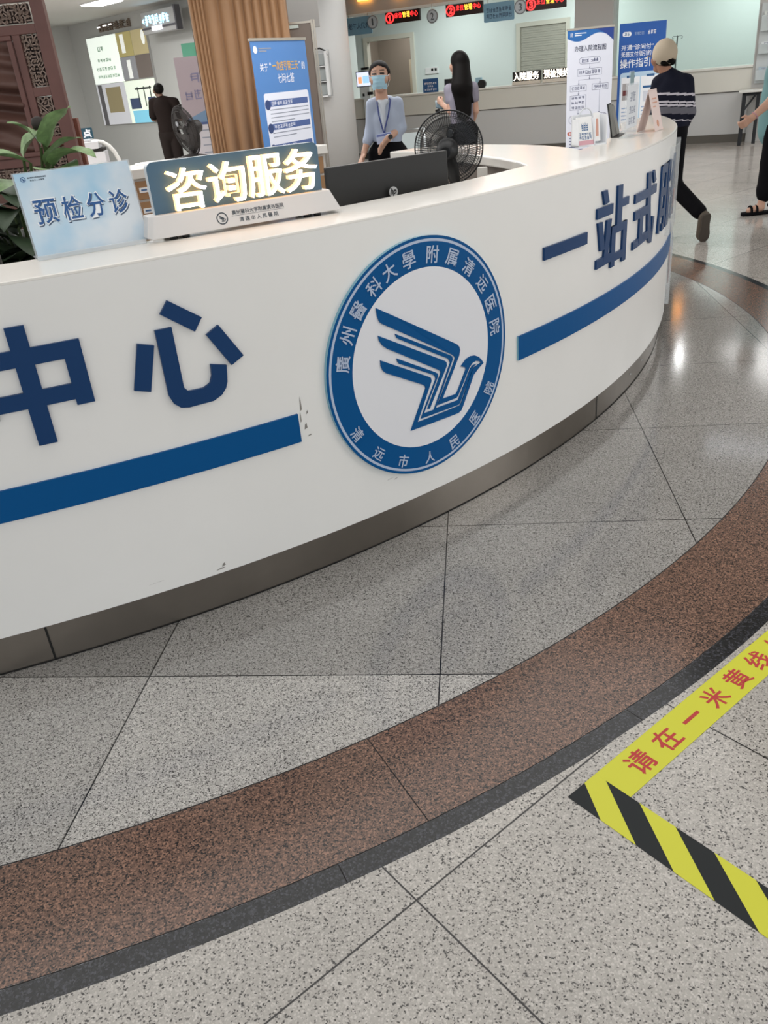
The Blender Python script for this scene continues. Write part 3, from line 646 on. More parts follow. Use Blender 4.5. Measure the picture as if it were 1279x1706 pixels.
# --- clear acrylic stand reading 预检分诊
ang = math.atan2(.14, .27)
pl = thing('acrylic_sign_holder', 'clear tabletop holder with pale blue triage sign, left of the lit sign', 'sign', (-0.84, 2.24, HC), ang)
TL = Matrix.Rotation(math.radians(-14), 4, 'X')
mb = MB().box(0, .302, -.0015, .0045, 0.004, .214, 0, TL); mb.box(0, .285, -.03, .055, 0.0005, .004, 0); mb.box(0, .285, -.03, -.026, .003, .012, 0); sheet = mb.build('clear_holder', M('holder_acrylic', 'eef4f8', 0.05, alpha=0.3), pl)
card = bpy.data.materials.new('card_sky'); card.use_nodes = True; nt = card.node_tree; bs = nt.nodes['Principled BSDF']; bs.inputs['Roughness'].default_value = 0.25
tc = nt.nodes.new('ShaderNodeTexCoord'); nz = nt.nodes.new('ShaderNodeTexNoise'); nz.inputs['Scale'].default_value = 7; nz.inputs['Detail'].default_value = 3; nt.links.new(tc.outputs['Object'], nz.inputs['Vector'])
gr = nt.nodes.new('ShaderNodeValToRGB'); gr.color_ramp.elements[0].color = lin('a3cae3'); gr.color_ramp.elements[1].color = lin('dde4ea'); gr.color_ramp.elements[0].position = .3; gr.color_ramp.elements[1].position = .65; nt.links.new(nz.outputs['Fac'], gr.inputs[0]); nt.links.new(gr.outputs[0], bs.inputs['Base Color'])
mb = MB().box(.004, .298, -.0035, -.002, .006, .211, 0, TL); cd = mb.build('printed_card', card, pl)
mb = MB(); x = .052
rows = [('预', .025, .088), ('检', .096, .152), ('分', .159, .211), ('诊', .219, .275)]
for ch, a, b in rows: add_text(mb, ch, a + .0018, b + .0018, .0765, .1435, -.0036, .0003, 1, None, .03, TL)
for ch, a, b in rows: add_text(mb, ch, a, b, .0795, .1465, -.0038, .0003, 2, None, .03, TL)
for ch, a, b in rows: add_text(mb, ch, a + .0035, b - .0035, .083, .143, -.0042, .0004, 0, None, .012, TL)
for j in range(28):
    a, b = 2 * PI * j / 28, 2 * PI * (j + 1) / 28; mb.add([(.024 + r * math.cos(t), -.004, .196 + r * math.sin(t)) for r, t in ((.005, a), (.0065, a), (.0065, b), (.005, b))], [(0, 1, 2, 3)], 0, False, TL)
for p_ in BIRD.values(): mb.face_xz([(.024 + x_ * .016, .196 + z_ * .016) for x_, z_ in p_], -.0042, -.0036, 0, TL)
add_text(mb, '廣州醫科大学附属清远医院', .035, .082, .1965, .2005, -.0036, .0003, 3, None, .01, TL); add_text(mb, '清遠市人民醫院', .040, .076, .190, .194, -.0036, .0003, 3, None, .01, TL, 1.4)
mb.build('card_lettering', [M('print_navy', '2f5a92', 0.4), M('print_shadow', '4a5a70', 0.4), M('print_white', 'eef2f6', 0.4), M('print_grey', '56626e', 0.4)], cd)

# --- monitor seen from behind
ML, MR = Vector((-.081, 2.93)), Vector((.349, 3.17)); mang = math.atan2(MR.y - ML.y, MR.x - ML.x); mw = (MR - ML).length
mid = (ML + MR) / 2
M_MON = M('monitor_black', '2b2a29', 0.38, bump=0.03, bscale=400)
def monitor(name, label, x, y, rz, wd, top, badge):
    t = thing(name, label, 'monitor', (x, y, .75), rz, None)
    hgt = .30; zt = top - .75; mb = MB().box(-wd / 2, wd / 2, 0, .022, zt - hgt, zt); b = mb.build('housing', M_MON, t, .004)
    mb = MB().box(-wd / 2 + .012, wd / 2 - .012, .0221, .0225, zt - hgt + .016, zt - .012); mb.build('screen', M('dark_screen', '101114', .15), t)
    mb = MB().box(-wd * .3, wd * .3, -.016, .001, zt - hgt + .012, zt - .12); mb.build('rear_cover', M_MON, t, .006)
    mb = MB().box(-.03, .03, -.028, -.012, .004, zt - .15); mb.build('stand', M_MON, t, .004)
    mb = MB().box(-.11, .11, -.07, .09, 0.0, .01); mb.build('foot_plate', M_MON, t, .003)
    if badge:
        mb = MB(); cz = 1.045 - .75; cx_ = -.002
        m4 = Matrix.Translation((cx_, -.0165, cz)) @ Matrix.Rotation(PI / 2, 4, 'X')
        mb.lathe([(.0175, -.001), (.0175, .001)], 36, 0, m4)
        add_text(mb, 'hp', cx_ - .012, cx_ + .012, cz - .0135, cz + .0135, -.0176, .0006, 1, None, .03, Matrix.Translation((0, 0, 0)) @ Matrix(((1, 0, .25, -.25 * cz), (0, 1, 0, 0), (0, 0, 1, 0), (0, 0, 0, 1))))
        mb.build('badge', [M('badge_silver', 'c9c9c9', .35, .3), M_BLACK], t)
    return t
monitor('computer_monitor', 'black desktop monitor seen from behind with round silver badge', mid.x, mid.y, mang, mw, 1.151, True)
monitor('computer_monitor', 'black monitor corner at the left end behind the triage sign', -1.25, 2.36, math.radians(12), .5, 1.088, False)

# --- pedestal-cage fans
M_FANB = M('fan_black', '17181a', .4); M_BLADE = M('smoky_blade', '3a3d42', .25, alpha=.55)
def make_fan(label, loc, yaw, pitch, R, zc, col, blade, base_z):
    t = thing('desk_fan', label, 'fan', loc, 0)
    m4 = Matrix.Translation((0, 0, zc)) @ Matrix.Rotation(yaw, 4, 'Z') @ Matrix.Rotation(pitch, 4, 'X')   # +y local = front of fan, -y = back
    def rp(r, a, y): return tuple(m4 @ Vector((r * math.cos(a), y, r * math.sin(a))))
    mb = MB(); mb.tube([rp(R, 2 * PI * i / 64, 0) for i in range(64)], R * .022, 8, 0, None, True)
    mb.build('cage_rim', col, t)
    mb = MB(); nW = 84
    for side in (-1, 1):
        prof = [(.30, .24), (.6, .22), (.86, .13), (1.0, .01)]
        for k in range(nW):
            a = 2 * PI * k / nW; tw = .25 if side > 0 else -.12
            mb.tube([rp(R * r, a + tw * (1 - r), side * R * d) for r, d in prof], R * .0062, 4, 0)
        for r, d, wd in ((.58, .225, .010), (.83, .145, .010), (.92, .085, .006)): mb.tube([rp(R * r, 2 * PI * i / 48, side * R * d) for i in range(48)], R * wd, 6, 0, None, True)
    mb.build('cage_wires', col, t)
    mb = MB()
    for k in range(5):
        a0 = 2 * PI * k / 5 + .4; vs = []; n1, n2 = 8, 6
        for i in range(n1 + 1):
            r = R * (.16 + .70 * i / n1)
            for j in range(n2 + 1):
                f_ = j / n2; wdt = 1.05 * math.sin(PI * min(1, (.28 + .72 * i / n1) * .62)) ; a = a0 + (f_ - .5) * wdt + .35 * i / n1
                vs.append(rp(r, a, R * .12 * (f_ - .5)))
        mb.add(vs, [(i * (n2 + 1) + j, i * (n2 + 1) + j + 1, (i + 1) * (n2 + 1) + j + 1, (i + 1) * (n2 + 1) + j) for i in range(n1) for j in range(n2)], 0, True)
    mb.build('blades', blade, t)
    mb = MB().lathe([(R * .17, -R * .08), (R * .18, R * .02), (R * .12, R * .1)], 28, 0, m4 @ Matrix.Rotation(-PI / 2, 4, 'X')); mb.build('hub', col, t)
    mb = MB().lathe([(R * .14, R * .78), (R * .24, R * .70), (R * .30, R * .45), (R * .32, R * .26), (R * .22, R * .2)], 28, 0, m4 @ Matrix.Rotation(PI / 2, 4, 'X')); mb.build('motor_housing', col, t)
    mb = MB().tube([rp(R * 1.0, PI / 2 + .25, 0), rp(R * 1.09, PI / 2 + .25, 0)], R * .07, 10, 0); mb.build('cage_clip', col, t)
    q = m4 @ Vector((0, -R * .42, -R * .12))
    mb = MB(); mb.tube([tuple(q), (q.x * .6 + .01, q.y * .8, zc - R * .55), (.02, 0, zc - R * .9), (.02, 0, base_z + .02)], [R * .2, R * .22, R * .15, R * .13], 14, 0); mb.build('neck', col, t)
    mb = MB().lathe([(R * .75, base_z), (R * .74, base_z + .02), (R * .3, base_z + .04), (.02, base_z + .05)], 32, 0, Matrix.Translation((.02, 0, 0))); mb.build('base', col, t)
    mb = MB().lathe([(R * .1, -.004), (R * .1, .004)], 20, 0, m4 @ Matrix.Translation((R * .03, R * .27, R * .36)) @ Matrix.Rotation(PI / 2, 4, 'X')); mb.build('maker_badge', M('badge_grey', '8f9296', .4), t)
    return t
make_fan('black desk fan in wire cage behind the monitor', (.397, 3.55, .75), math.radians(-14), math.radians(4), .136, .379, M_FANB, M_BLADE, 0.0)
M_FAN2 = M('fan_brown_black', '231e1c', .6)
make_fan('dark caged fan turned sideways on the rear counter, left of curtain', (-1.42, 8.05, .90), math.radians(128), math.radians(-12), .205, .235, M_FAN2, M('smoky_blade_brown', '332c29', .5, alpha=.92), 0.0)

# --- things on the far end of the desk
rk = thing('brochure_rack', 'white tabletop brochure rack with pink-edged leaflets and wire loop', 'brochure rack', (1.005, 3.89, HC), math.radians(14))
M_WACR = M('white_acrylic', 'f0f2f5', .25); M_PAPER = M('paper_white', 'f2f1f0', .6); M_PINK = M('paper_pink', 'd9a7b0', .6); M_PB = M('print_blue', '4a6f9c', .6)
mb = MB().box(0, .14, 0, .065, 0, .006); mb.box(0, .14, .06, .065, 0, .125); mb.box(0, .004, 0, .065, 0, .11); mb.box(.136, .14, 0, .065, 0, .12); mb.box(0.08, .083, 0, .06, 0, .11); mb.build('tray', M_WACR, rk)
LM4 = Matrix.Translation((.003, .004, .006)) @ Matrix.Rotation(math.radians(-14), 4, 'X')
mb = MB().box(0, .075, 0, .003, 0, .115, 0, LM4); mb.box(0, .075, -.0006, 0, 0, .018, 1, LM4); glyph_bars(mb, 3, .022, .055, .058, .092, 0, 2, .0006, mat=LM4); glyph_bars(mb, 5, .008, .068, .022, .038, 0, 2, .0006, mat=LM4); glyph_bars(mb, 5, .008, .068, .04, .05, 0, 2, .0006, mat=LM4); mb.build('leaflet', [M_PAPER, M_PINK, M_PB], rk)
LM5 = Matrix.Translation((.085, .01, .006)) @ Matrix.Rotation(math.radians(-8), 4, 'X')
mb = MB().box(0, .03, 0, .003, .01, .125, 0, LM5); mb.box(.008, .022, -.0006, 0, .03, .1, 1, LM5); mb.build('leaflet', [M_PAPER, M('print_salmon', 'd7a493', .6)], rk)
mb = MB().tube([(.06 + .03 * math.cos(PI * i / 12), .05, .115 + .035 * math.sin(PI * i / 12)) for i in range(13)], .003, 6); mb.build('wire_loop', M('clear_plastic', 'e4e8ec', .1, alpha=.7), rk)
for i, (fx, fy) in enumerate(((1.265, 4.235), (1.316, 4.345))):
    t = thing('document_folder', ('grey and black document holder leaning beside the brochure rack', 'black document holder standing just behind the grey one')[i], 'folder', (fx, fy, HC - .001), math.radians(65), 'document holders on the desk')
    FM = Matrix.Rotation(math.radians(-10 - 4 * i), 4, 'X')
    mb = MB().box(-.045, .045, 0, .006, 0, .15 - .01 * i, 0, FM); mb.build('back_board', M_BLACK, t, .002)
    mb = MB().box(-.04, .04, -.005, 0, .006, .143 - .01 * i, 0, FM); mb.build('paper_stack', M('folder_grey', '8d8c86' if i == 0 else '2a2a2a', .5), t)
    mb = MB().box(-.045, .045, -.03, .008, 0, .004); mb.build('easel_foot', M_BLACK, t)
ac = thing('acrylic_stand', 'clear upright acrylic stand with grey printed sheet near desk end', 'display stand', (1.27, 4.09, HC), math.radians(58))
mb = MB().box(0, .2, -.04, .03, 0, .004); mb.box(0, .2, -.003, .003, .004, .225); mb.build('clear_body', M_CLEAR, ac)
mb = MB().box(.006, .194, -.0045, -.0032, .04, .218); glyph_bars(mb, 2, .05, .15, .15, .19, -.0045, 1, .0006); glyph_bars(mb, 3, .04, .16, .10, .13, -.0045, 1, .0006); glyph_bars(mb, 3, .04, .16, .055, .085, -.0045, 1, .0006); mb.build('printed_sheet', [M('sheet_grey', 'e0e3e8', .4), M('sheet_print', 'a0a5b4', .5)], ac)
ac = thing('acrylic_stand', 'narrow clear acrylic stand with teal sheet, behind the grey sheet', 'display stand', (1.385, 4.42, HC), math.radians(62))
mb = MB().box(0, .10, -.03, .04, 0, .004); mb.box(0, .10, -.003, .003, .004, .27); mb.build('clear_body', M_CLEAR, ac)
mb = MB().box(.004, .096, -.0045, -.0032, .03, .265); mb.build('printed_sheet', [M('sheet_teal', '7f9aa0', .4)], ac)
pk = thing('folded_card', 'pale pink tent-folded card standing at the far desk end', 'card', (1.45, 4.33, HC), math.radians(55))
mb = MB(); M_PALE = M('card_pale_pink', 'e3cfc9', .6)
for sgn_ in (1, -1):
    mm = Matrix.Translation((0, -sgn_ * .045, 0)) @ Matrix.Rotation(-sgn_ * math.radians(14), 4, 'X'); mb.box(0, .13, -.001, .001, 0.002, .19, 0, mm)
mb.build('card_body', M_PALE, pk)
mm = Matrix.Translation((0, -.045, 0)) @ Matrix.Rotation(-math.radians(14), 4, 'X')
mb = MB(); mb.lathe([(.016, -.001), (.016, .0012)], 20, 0, mm @ Matrix.Translation((.06, -.001, .035)) @ Matrix.Rotation(PI / 2, 4, 'X')); text_lines(mb, .03, .1, .15, 3, .018, .005, -.0012, 0, mat=mm); mb.build('card_print', M('print_orange', 'd0977c', .6), pk)

# ================================================================== FLOOR TAPES
def tape(name, label, loc, ang):
    t = thing(name, label, 'floor tape', loc, ang); return t
M_YEL = M('tape_yellow', 'd9d83a', .4); M_TRED = M('tape_red', 'c23a3a', .5); M_TBLK = M('tape_black', '161b1d', .6)
a1 = math.atan2(.6, .8)
ty = tape('floor_tape', 'yellow floor tape with red waiting-line characters', (.41, 1.31, 0), a1)
mb = MB().box(0, 1.1, -.092, 0, .0004, .0012); yt = mb.build('tape_strip', M_YEL, ty)
mb = MB(); FL = Matrix.Translation((0, 0, .0013)) @ Matrix.Rotation(-PI / 2, 4, 'X')
for i, ch in enumerate('请在一米黄线外等候'):
    cx_ = .099 + .1005 * i; hw = .03 if ch != '一' else .028
    if ch == '一': add_text(mb, ch, cx_ - .03, cx_ + .03, -.050, -.041, 0, .0003, 0, None, .05, FL)
    else: add_text(mb, ch, cx_ - .032, cx_ + .032, -.077, -.015, 0, .0003, 0, None, .016, FL)
mb.build('tape_lettering', M_TRED, ty)
th = tape('hazard_tape', 'black and yellow diagonal striped tape along the floor', (.41, 1.31, 0), math.atan2(-.8, .6))
mb = MB()   # local x runs along the tape, local y = -0.094..0 lies outside the yellow one
def stripe_poly(a, b, m):
    L_ = 1.6; sh = .144; Wd = .094
    # inner edge at y=0 from a..b, outer edge at y=-Wd shifted by sh
    poly = [(a, 0), (b, 0), (b + sh, -Wd), (a + sh, -Wd)]
    def clip(poly, x, keep_gt):
        out = []
        for i in range(len(poly)):
            p, q = poly[i], poly[(i + 1) % len(poly)]
            ip, iq = (p[0] >= x) == keep_gt, (q[0] >= x) == keep_gt
            if ip: out.append(p)
            if ip != iq: t_ = (x - p[0]) / (q[0] - p[0]); out.append((x, p[1] + t_ * (q[1] - p[1])))
        return out
    poly = clip(poly, 0.0, True)
    if len(poly) >= 3: poly = clip(poly, L_, False)
    if len(poly) >= 3: mb.prism(poly, .0003, .0011, m)
for k in range(-2, 19): stripe_poly(.028 + .086 * (k - 1), .028 + .086 * k, (k + 1) % 2 if False else (0 if k % 2 == 0 else 1))
mb.build('tape_strip', [M_YEL, M_TBLK], th)

# ================================================================== BACKGROUND THINGS
M_BBLUE = M('banner_blue', '4f7fbb', .45); M_BWHITE = M('banner_white', 'dfe2ee', .5); M_BNAVY = M('banner_navy', '4a6096', .5); M_BGREY = M('banner_grey', '8d92a0', .6); M_GOLD = M('banner_gold', 'd9a94f', .5); M_WHITE = M('print_white2', 'f2f4f8', .5); M_TEAL = M('banner_teal', '4f7f8c', .5)
def banner_frame(t, wd, ht, mats):
    mb = MB().box(-wd / 2, wd / 2, 0, .004, .07, ht); sh = mb.build('print_sheet', mats, t)
    mb = MB().box(-wd / 2 - .01, wd / 2 + .01, -.008, .012, ht - .012, ht + .012); mb.build('top_rail', M_ALU, t)
    mb = MB().box(-wd / 2 - .02, wd / 2 + .02, -.09, .09, 0.0, .075); mb.build('roller_base', M_ALU, t, .01)
    mb = MB().tube([(0, .02, .05), (0, .02, ht)], .008, 8); mb.build('support_pole', M_ALU, t)
    return sh
BL_, BR_ = Vector((-.83, 8.9)), Vector((-.343, 9.7)); bw = (BR_ - BL_).length
b1 = thing('roll_up_banner', 'blue roll-up banner with gold title in front of tan curtain', 'banner', ((BL_.x + BR_.x) / 2, (BL_.y + BR_.y) / 2, 0), math.atan2(BR_.y - BL_.y, BR_.x - BL_.x))
sh = banner_frame(b1, bw, 1.82, M_BBLUE)
hw = bw / 2; mb = MB()
mb.face_xz(rrect(-hw * .78, hw * .9, .16, 1.36, .03), -.0012, 0, 0)
add_text(mb, '关于', -hw * .78, -hw * .5, 1.55, 1.62, -.001, .001, 0, None, .008); add_text(mb, '“', -hw * .44, -hw * .38, 1.60, 1.625, -.001, .001, 0); add_text(mb, '一次挂号管三天', -hw * .34, hw * .62, 1.55, 1.635, -.001, .001, 2, None, .008); add_text(mb, '”', hw * .64, hw * .7, 1.60, 1.625, -.001, .001, 0); add_text(mb, '的', hw * .76, hw * .88, 1.55, 1.62, -.001, .001, 0, None, .008)
add_text(mb, '七问七答', -hw * .2, hw * .42, 1.44, 1.525, -.001, .001, 0, None, .008)
mb.lathe([(.032, -.001), (.032, .001)], 20, 0, Matrix.Translation((-hw * .86, -.001, 1.735)) @ Matrix.Rotation(PI / 2, 4, 'X')); text_lines(mb, -hw * .74, -hw * .3, 1.75, 2, .022, .01, -.001, 4)
z = 1.27
for h_, n in ((.21, 4), (.19, 2), (.19, 2), (.22, 3), (.22, 2)):
    mb.box(-hw * .62, hw * .84, -.002, -.001, z - .03, z + .025, 1); mb.face_xz([(-hw * .68 + .045 * math.cos(i * PI / 8), z - .012 + .045 * math.sin(i * PI / 8)) for i in range(16)], -.003, -.001, 3); glyph_bars(mb, 8, -hw * .55, hw * .25, z - .02, z + .015, -.002, 0, .0006)
    text_lines(mb, -hw * .62, hw * .84, z - .055, n, .035, .008, -.0012, 4); z -= h_
mb.build('banner_print', [M_BWHITE, M_BNAVY, M_GOLD, M('banner_deep', '2e4170', .5), M_BGREY], sh)

b2 = thing('roll_up_banner', 'white admission flowchart banner with blue wavy top', 'banner', (3.497, 13.0, 0), math.radians(-2))
sh = banner_frame(b2, .64, 1.765, M_BWHITE)
mb = MB()
wave = [(-.32 + .64 * i / 20, 1.66 - .035 * math.cos((i / 20 - .28) * 2 * PI) + .03 * (i / 20 > .62) * 0) for i in range(21)]
mb.face_xz([(-.32, 1.75)] + [(-.32 + .64 * i / 24, 1.655 - .045 * math.sin(i / 24 * 2.2 * PI)) for i in range(25)] + [(.32, 1.75)], -.001, 0, 1)
mb.face_xz([(.0, 1.75)] + [(.32 * i / 10, 1.75 - .16 * (i / 10) ** 2) for i in range(1, 11)] + [(.32, 1.75)], -.002, -.001, 2)
mb.face_xz([(-.32, .07)] + [(-.32 + .64 * i / 24, .20 + .045 * math.cos(i / 24 * 1.4 * PI)) for i in range(25)] + [(.32, .07)], -.001, 0, 1)
glyph_bars(mb, 2, -.28, -.24, 1.67, 1.72, -.0012, 0); text_lines(mb, -.22, -.06, 1.715, 2, .025, .01, -.0012, 0)
add_text(mb, '办理入院流程图', -.22, .22, 1.485, 1.56, -.001, .001, 3, None, .008)
def fbox(x0, x1, z0, z1, n, rows=1, rnd=False):
    t = .004
    if rnd:
        pts = rrect(x0, x1, z0, z1, (z1 - z0) / 2, 5); k = len(pts)
        mb.tube([(p[0], -.001, p[1]) for p in pts], .0022, 4, 4, None, True)
    else:
        for a, b, c_, d in ((x0, x1, z0, z0 + t), (x0, x1, z1 - t, z1), (x0, x0 + t, z0, z1), (x1 - t, x1, z0, z1)): mb.box(a, b, -.001, 0, c_, d, 4)
    h_ = (z1 - z0) / rows
    for r in range(rows): glyph_bars(mb, n, x0 + .02, x1 - .02, z0 + h_ * r + h_ * .25, z0 + h_ * (r + 1) - h_ * .22, -.001, 4, .0008)
def arrow(x, z0, z1): mb.box(x - .002, x + .002, -.001, 0, z0, z1, 4); mb.face_xz([(x - .012, z0 + .02), (x, z0), (x + .012, z0 + .02)], -.001, 0, 4)
fbox(-.15, .15, 1.33, 1.41, 2, 1, True); arrow(0, 1.27, 1.33); fbox(-.17, .17, 1.18, 1.27, 7); mb.box(-.15, .15, -.001, 0, 1.13, 1.134, 4); arrow(0, 1.132, 1.18); arrow(-.15, 1.07, 1.13); arrow(.15, 1.07, 1.13)
fbox(-.27, -.04, .99, 1.07, 5); fbox(.04, .27, .99, 1.07, 5); arrow(-.15, .94, .99); fbox(-.27, -.04, .75, .94, 4, 3); arrow(-.15, .69, .75); arrow(.15, .69, .99)
fbox(.03, .27, .57, .69, 4, 2, True)
pts = rrect(-.28, -.04, .57, .68, .05, 5); mb.tube([(p[0], -.001, p[1]) for p in pts], .0022, 4, 4, None, True); add_text(mb, '进入病房', -.25, -.07, .60, .65, -.001, .001, 4, None, .015)
mb.face_xz(rrect(-.3, -.13, .42, .47, .02), -.001, 0, 5); glyph_bars(mb, 4, -.28, -.15, .43, .46, -.001, 0)
text_lines(mb, -.27, .2, .39, 5, .04, .014, -.0005, 4, .5)
mb.build('banner_print', [M_WHITE, M('wave_blue', '2a68ad', .5), M('wave_deep', '2b4590', .5), M('title_navy', '2c3350', .5), M('flow_grey', '707590', .6), M('tag_red', 'c06a5c', .5)], sh)

b3 = thing('display_banner', 'deep-blue banner with white payment-guide title beside the flowchart banner', 'banner', (4.36, 13.4, 0), math.radians(4))
mb = MB().box(-.345, .345, 0, .004, .12, 1.785); sh = mb.build('print_sheet', M('deep_blue', '2359a8', .45), b3)
mb = MB(); mb.tube([(-.3, .05, 0), (.3, .03, 1.78)], .007, 6); mb.tube([(.3, .05, 0), (-.3, .03, 1.78)], .007, 6); mb.tube([(0, .04, .85), (0, .5, 0)], .007, 6); mb.build('cross_frame', M_BLACK, b3)
mb = MB()
mb.face_xz(rrect(-.30, -.17, 1.62, 1.68, .03), -.001, 0, 0); glyph_bars(mb, 2, -.28, -.19, 1.63, 1.67, -.001, 2); glyph_bars(mb, 4, -.13, .02, 1.63, 1.67, -.0005, 3); glyph_bars(mb, 3, .07, .20, 1.63, 1.68, -.0005, 0)
add_text(mb, '开通“诊间付”', -.31, .17, 1.445, 1.515, -.0005, .001, 0, None, .008); add_text(mb, '无感支付指引的', -.31, .14, 1.36, 1.43, -.0005, .001, 0, None, .008); add_text(mb, '操作指引', -.32, .13, 1.22, 1.335, -.0005, .001, 0, None, .008)
mb.face_xz(rrect(-.31, .31, .18, 1.16, .04), -.001, 0, 1)
for x in (-.29, .01): mb.box(x, x + .28, -.0016, -.001, .24, 1.1, 0); mb.box(x + .08, x + .2, -.0022, -.0016, 1.09, 1.12, 2); text_lines(mb, x + .02, x + .26, .7, 8, .05, .015, -.0016, 3)
mb.box(-.27, -.16, -.0022, -.0016, .8, 1.02, 4); mb.box(-.26, -.17, -.0026, -.0022, .86, .93, 5); mb.box(-.12, -.03, -.0022, -.0016, .8, 1.02, 6); mb.box(.04, .26, -.0022, -.0016, .94, .97, 2); mb.box(.05, .25, -.0022, -.0016, .76, .9, 6)
mb.build('banner_print', [M_WHITE, M('pale_cyan', 'b9d4ea', .5), M('label_blue', '2f5f90', .5), M('text_pale', '93a9cc', .5), M('shot_grey', 'a9a5a5', .5), M('shot_maroon', '6b3030', .5), M('shot_pale', 'd5d8e2', .5)], sh)

# --- rear counter with drawers
RCP = Vector((-.22, 8.31)) - Vector((-1.81, 7.46)); rrot = math.atan2(RCP.y, RCP.x)
rc = thing('rear_counter', 'white-topped rear counter with tan labelled drawers behind the signs', 'counter', (-1.81, 7.46, 0), rrot)
M_TAN = M('tan_drawer', 'a07a55', .5)
mb = MB().box(-.75, 1.82, -.02, .62, .825, .90); mb.build('worktop', M_SOLID, rc, .006)
mb = MB().box(-.73, 1.80, .012, .6, .0, .825); mb.build('carcass', M('carcass_white', 'cfcac2', .5), rc)
for i in range(6):
    for j in range(3):
        x0 = -.70 + i * .415; z0 = .66 - j * .165 - .0
        mb = MB().box(x0, x0 + .395, -.004, .012, z0, z0 + .145); d = mb.build('drawer', M_TAN, rc, .003)
        mb = MB().box(x0 + .17 if i != 1 else x0 + .30, x0 + .25 if i != 1 else x0 + .38, -.008, -.004, z0 + .055, z0 + .095, 0); mb.box(x0 + .185 if i != 1 else x0 + .315, x0 + .235 if i != 1 else x0 + .365, -.0085, -.008, z0 + .068, z0 + .082, 1); mb.build('label_plate', [M_PAPER, M_PB], d)
ppr = thing('paper_sheet', 'white papers lying on the rear counter beside the curved arm', 'paper', (-1.78, 8.1, .901), .3)
mb = MB().box(-.15, .15, -.1, .1, 0, .003); mb.box(-.1, .22, -.07, .12, .003, .006); mb.build('sheets', M_PAPER, ppr)
# --- white machine with a curved arm
mc = thing('white_machine', 'white desktop machine with curved arm on the rear counter', 'machine', (-2.30, 7.95, .901), math.radians(8))
MC = .885
mb = MB().box(-.06, .16, -.05, .2, 0, .14, 0); mb.box(-.062, .15, -.052, .2, .14, .165, 1); mb.build('lower_body', [M('machine_white', 'd0d0d3', .35), M_DARK], mc, .006)
mb = MB().box(-.075, .12, -.06, .2, .165, .225); mb.box(-.07, .06, -.05, .15, .225, .245); mb.build('upper_lid', M('machine_white', 'd0d0d3', .35), mc, .006)
mb = MB().tube([(.02, .02, .215), (.09, .02, .222), (.15, .02, .21), (.20, .02, .175), (.235, .02, .125), (.258, .02, .06), (.268, .02, 0)], .018, 12); mb.build('curved_arm', M('arm_white', 'd6d6d2', .35), mc)
mb = MB().box(.015, .05, -.012, .0, .222, .232); mb.box(.07, .10, -.015, 0, .205, .215); mb.build('arm_button', M('grey_button', '77777a', .5), mc)
ds = thing('dot_sign', 'small teal sign with one white character on top of white machine', 'sign', (-2.21, 7.98, 1.147), math.radians(6))
mb = MB().face_xz(rrect(-.105, -.005, 0, .088, .008), 0, .006, 0); s_ = mb.build('sign_plate', M('teal_sign', '2b4f5e', .45), ds)
mb = MB(); add_text(mb, '点', -.09, -.018, .010, .078, 0, .001, 0, None, .045); mb.build('sign_character', M_WHITE, s_)
bc = thing('brown_cabinet', 'reddish-brown wooden cabinet edge between carved screen and white machine', 'cabinet', (-1.98, 6.45, 0), 0)
mb = MB().box(-.16, .10, 0, .05, 0, 1.335); mb.build('body', M('reddish_wood', '7d4f41', .5), bc, .004)
mb = MB().box(-.14, .085, -.004, 0, .1, 1.30); mb.build('door', M('reddish_wood', '7d4f41', .5), bc)

# --- carved wooden screen
M_WOOD = M('carved_wood', '6a4842', .45, var=.12, vscale=5); M_WOOD2 = M('relief_wood', '5d423a', .5); M_FRET = M('fret_backing', '3a2a26', .6); M_FRETG = M('fret_bars', '8a776c', .35, .1)
cs = thing('carved_screen', 'tall dark-red carved wooden screen with fretwork behind the plant', 'screen', (-1.88, 6.3, 0), 0)
mb = MB()
def stile(x0, x1, z0, z1, y0=0, y1=.06): mb.box(x0, x1, y0, y1, z0, z1)
stile(-.085, 0, 0, 2.4); stile(-.25, -.2, .12, 1.85); stile(-2.2, -.085, 1.85, 1.905); stile(-2.2, -.085, 2.03, 2.4); stile(-.2, -.085, 1.485, 1.54); stile(-.2, -.085, 1.18, 1.235); stile(-2.2, -.25, 1.06, 1.12); stile(-2.2, -.085, .0, .12); stile(-.2, -.085, .6, .66)
mb.build('frame', M_WOOD, cs, .003)
mb = MB()
for (x0, x1, z0, z1) in ((-.29, -.255, 1.15, 1.82), (-2.2, -.255, 1.82, 1.85), (-2.2, -.255, 1.12, 1.15)): mb.box(x0, x1, -.012, .03, z0, z1)
mb.build('moulding', M_WOOD, cs, .006)
mb = MB(); nx, nz_ = 70, 60; vs = []
rr = random.Random(3); ph = [(rr.uniform(0, 6), rr.uniform(2, 12), rr.uniform(20, 75)) for _ in range(7)]
for i in range(nx + 1):
    for j in range(nz_ + 1):
        x = -2.2 + 1.92 * i / nx; z = 1.12 + .72 * j / nz_
        d = sum(math.sin(p + a * x + b * z + 1.6 * math.sin(3.1 * x + p) + math.sin(7 * z + p * 2)) for p, a, b in ph) / 7
        vs.append((x, 0.02 - .075 * d, z))
mb.add(vs, [(i * (nz_ + 1) + j, (i + 1) * (nz_ + 1) + j, (i + 1) * (nz_ + 1) + j + 1, i * (nz_ + 1) + j + 1) for i in range(nx) for j in range(nz_)], 0, True)
mb.build('relief_panel', M_WOOD2, cs)
mb = MB().box(-2.2, -.25, .03, .05, .12, 1.06); mb.build('lower_panel', M_WOOD2, cs)
